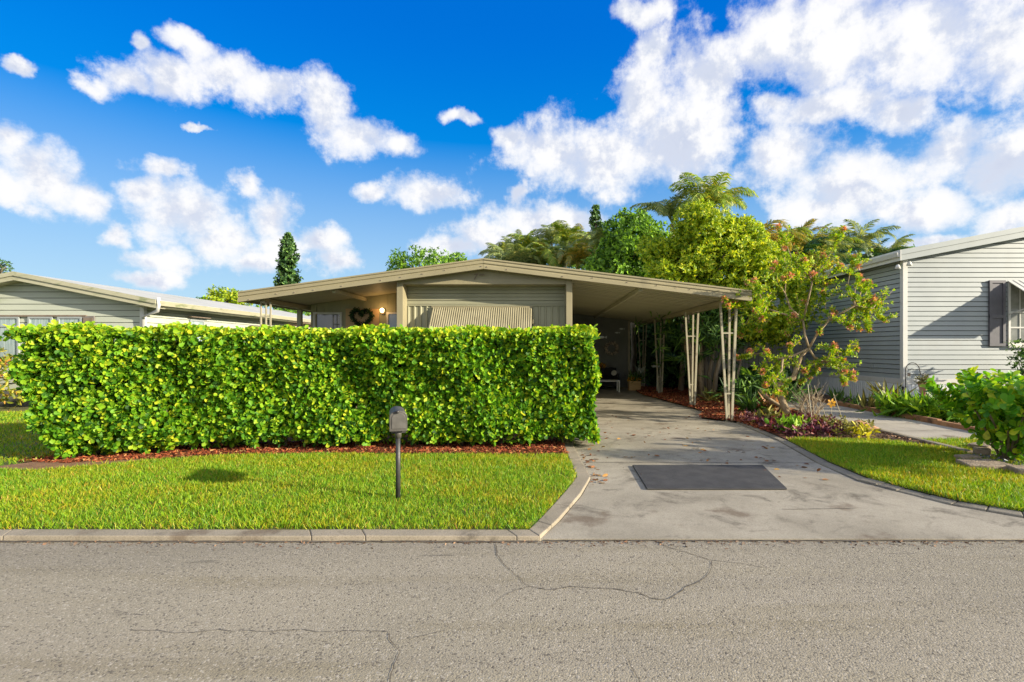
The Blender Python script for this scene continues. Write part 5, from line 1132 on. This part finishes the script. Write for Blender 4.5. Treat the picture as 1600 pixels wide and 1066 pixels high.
# bushes and plants by the grey house
def bush(name, base, c, r, mat, leaf, label, cat='bush', clumps=40, cper=14, per=4, cr=.2, T=LEAF_OVAL, group=None):
    t = empty(name, base, label, cat, group); cc, p, D = crown_pts(c, r, clumps, cper, cr, .5); k = p[:,2] > .05
    foliage('foliage', p[k], D[k], per, leaf, mat, t, LT=T); mb = MB()
    for i in range(7): a = i*.9; mb.tube([(0,0,0),(c[0]*.5+r[0]*.4*math.cos(a),c[1]*.5+r[1]*.4*math.sin(a),c[2]*.6),(c[0]+r[0]*.7*math.cos(a),c[1]+r[1]*.7*math.sin(a),c[2]+r[2]*.4)],[.02,.014,.006],5)
    mb.build('stems', M_twig, t); return t
bush('tall_shrub', (11.95,12.5,0), (0,0,1.05),(.42,.4,.85), L_under, .10, 'tall dark green shrub under the window of the grey house', clumps=40)
bush('leaning_shrub', (11.1,12.9,0), (0,0,.5),(.7,.3,.35), L_croton, .10, 'low mixed shrub against the skirting behind the large-leafed bush', clumps=26)
for (px,py,s,m_,lb) in ((1400,648,.42,L_fern,'bright fern nearest the path under the shepherd hook'),(1440,652,.42,L_fern,'bright green fern in the middle of the bed beside the path'),(1478,655,.42,L_fern,'bright fern next to the white plant stand'),(1460,640,.4,L_under,'darker fern behind the bright ones near the skirting')):
    x,y = G(px,py+6); t = clump_plant('fern', (x,y,.05), 230, s, m_, lb, 'fern', .35, LEAF_LONG, .1, .15, w=1.5)
for (px,py,h_,m_,lb) in ((1356,645,.5,L_olive,'thin grey-green plant against the skirting left of the tall stalks'),(1388,646,.75,L_olive,'tall thin stalky plant against the skirting near the house corner'),(1310,634,.4,L_under,'small dark plant at the far end of the timber edging'),(1335,640,.35,L_under,'small dark weed at the foot of the skirting')):
    x,y = G(px,py); clump_plant('weed', (min(x,9.3),y,.03), 26, h_, m_, lb, 'plant', 2.2, LEAF_LONG, .05, .1)
hx_, hy_ = G(1415,641); hx_ = 8.9; hy_ = 12.6
hk = empty('shepherd_hook', (hx_,hy_,0), 'thin black shepherd hook standing in front of the house corner', 'garden hook')
R_ = .17; zt_ = PZ(567,hy_)-R_; pts = [(0,0,0),(0,0,zt_)]+[(R_-R_*math.cos(a),0,zt_+R_*math.sin(a)) for a in np.linspace(.2,math.pi,12)]+[(2*R_+.03,0,zt_-.10),(2*R_+.09,0,zt_-.13),(2*R_+.14,0,zt_-.08)]
MB().tube(pts,.011,7).build('rod', M_black, hk, True)
hz_ = zt_-.12; hbk = empty('hanging_basket', (hx_+2*R_+.09,hy_,hz_), 'terracotta cone basket with trailing yellowed plant hanging from the black hook', 'hanging basket')
MB().lathe([(.005,-.66),(.14,-.22),(.13,-.22)],(0,0,0),4).build('cone', M_terra, hbk); MB().tube([(0,0,0),(-.12,0,-.22)],.004,4).tube([(0,0,0),(.12,0,-.22)],.004,4).tube([(0,0,0),(0,.12,-.22)],.004,4).build('hanger', M_black, hbk)
n = 110; P_ = RNG.normal(0,.05,(n,3))+arr([[0,0,-.16]]); scatter('foliage', *LEAF_LONG, P_, rdir(n,.6), rdir(n), RNG.uniform(.08,.2,n), L_olive, hbk)
x,y = G(1476,655); ps = empty('plant_stand', (x,y,.05), 'small white stool stand between the ferns and large-leafed bush', 'stand')
for sx_,sy_ in ((-.09,-.09),(.09,-.09),(-.09,.09),(.09,.09)): MB().box(sx_-.015,sx_+.015,sy_-.015,sy_+.015,0,.43).build('leg', M_white, ps)
MB().box(-.12,.12,-.12,.12,.43,.47).build('top', M_white, ps)
o = MB().lathe([(.09,0),(.14,.12),(.15,.26),(.13,.26)],(0,0,0),14).build('clay_pot', M_orange, None, loc=(x+.26,y+.05,.25)); tag(o, 'orange-red round pot beside the white plant stand', 'pot'); MB().lathe([(.12,-.2),(.12,0)],(0,0,0),10).build('foot', M_dark, o)
h2 = empty('shepherd_hook', (11.9,12.0,0), 'second black shepherd hook in front of the tall shrub under the window', 'garden hook'); zt_ = PZ(552,12)-.17
MB().tube([(0,0,0),(0,0,zt_)]+[(-(R_-R_*math.cos(a)),0,zt_+R_*math.sin(a)) for a in np.linspace(.2,math.pi,12)]+[(-2*R_,0,zt_-.12),(-2*R_-.05,0,zt_-.15)],.012,7).build('rod', M_black, h2, True)
# left bush
bush('croton_bush', (-14.7,12.75,0), (0,0,.85),(1.55,.6,.85), L_croton, .13, 'yellow-green bush in front of the left neighbour windows', clumps=90, cper=14, cr=.28)
# a roadside tree just outside the picture on the right
tree('roadside_tree', (11.2,4.3,0), (11.2,4.3,2.1), [((11.2,4.3,2.75),(.75,.7,.5),1.0),((10.4,4.9,2.2),(.5,.4,.25),.4)], L_mid, .13, 4, r0=.07, label='small tree beyond the right side whose shade falls across the driveway', clumps=32, cper=12, cr=.22, hollow=.3)
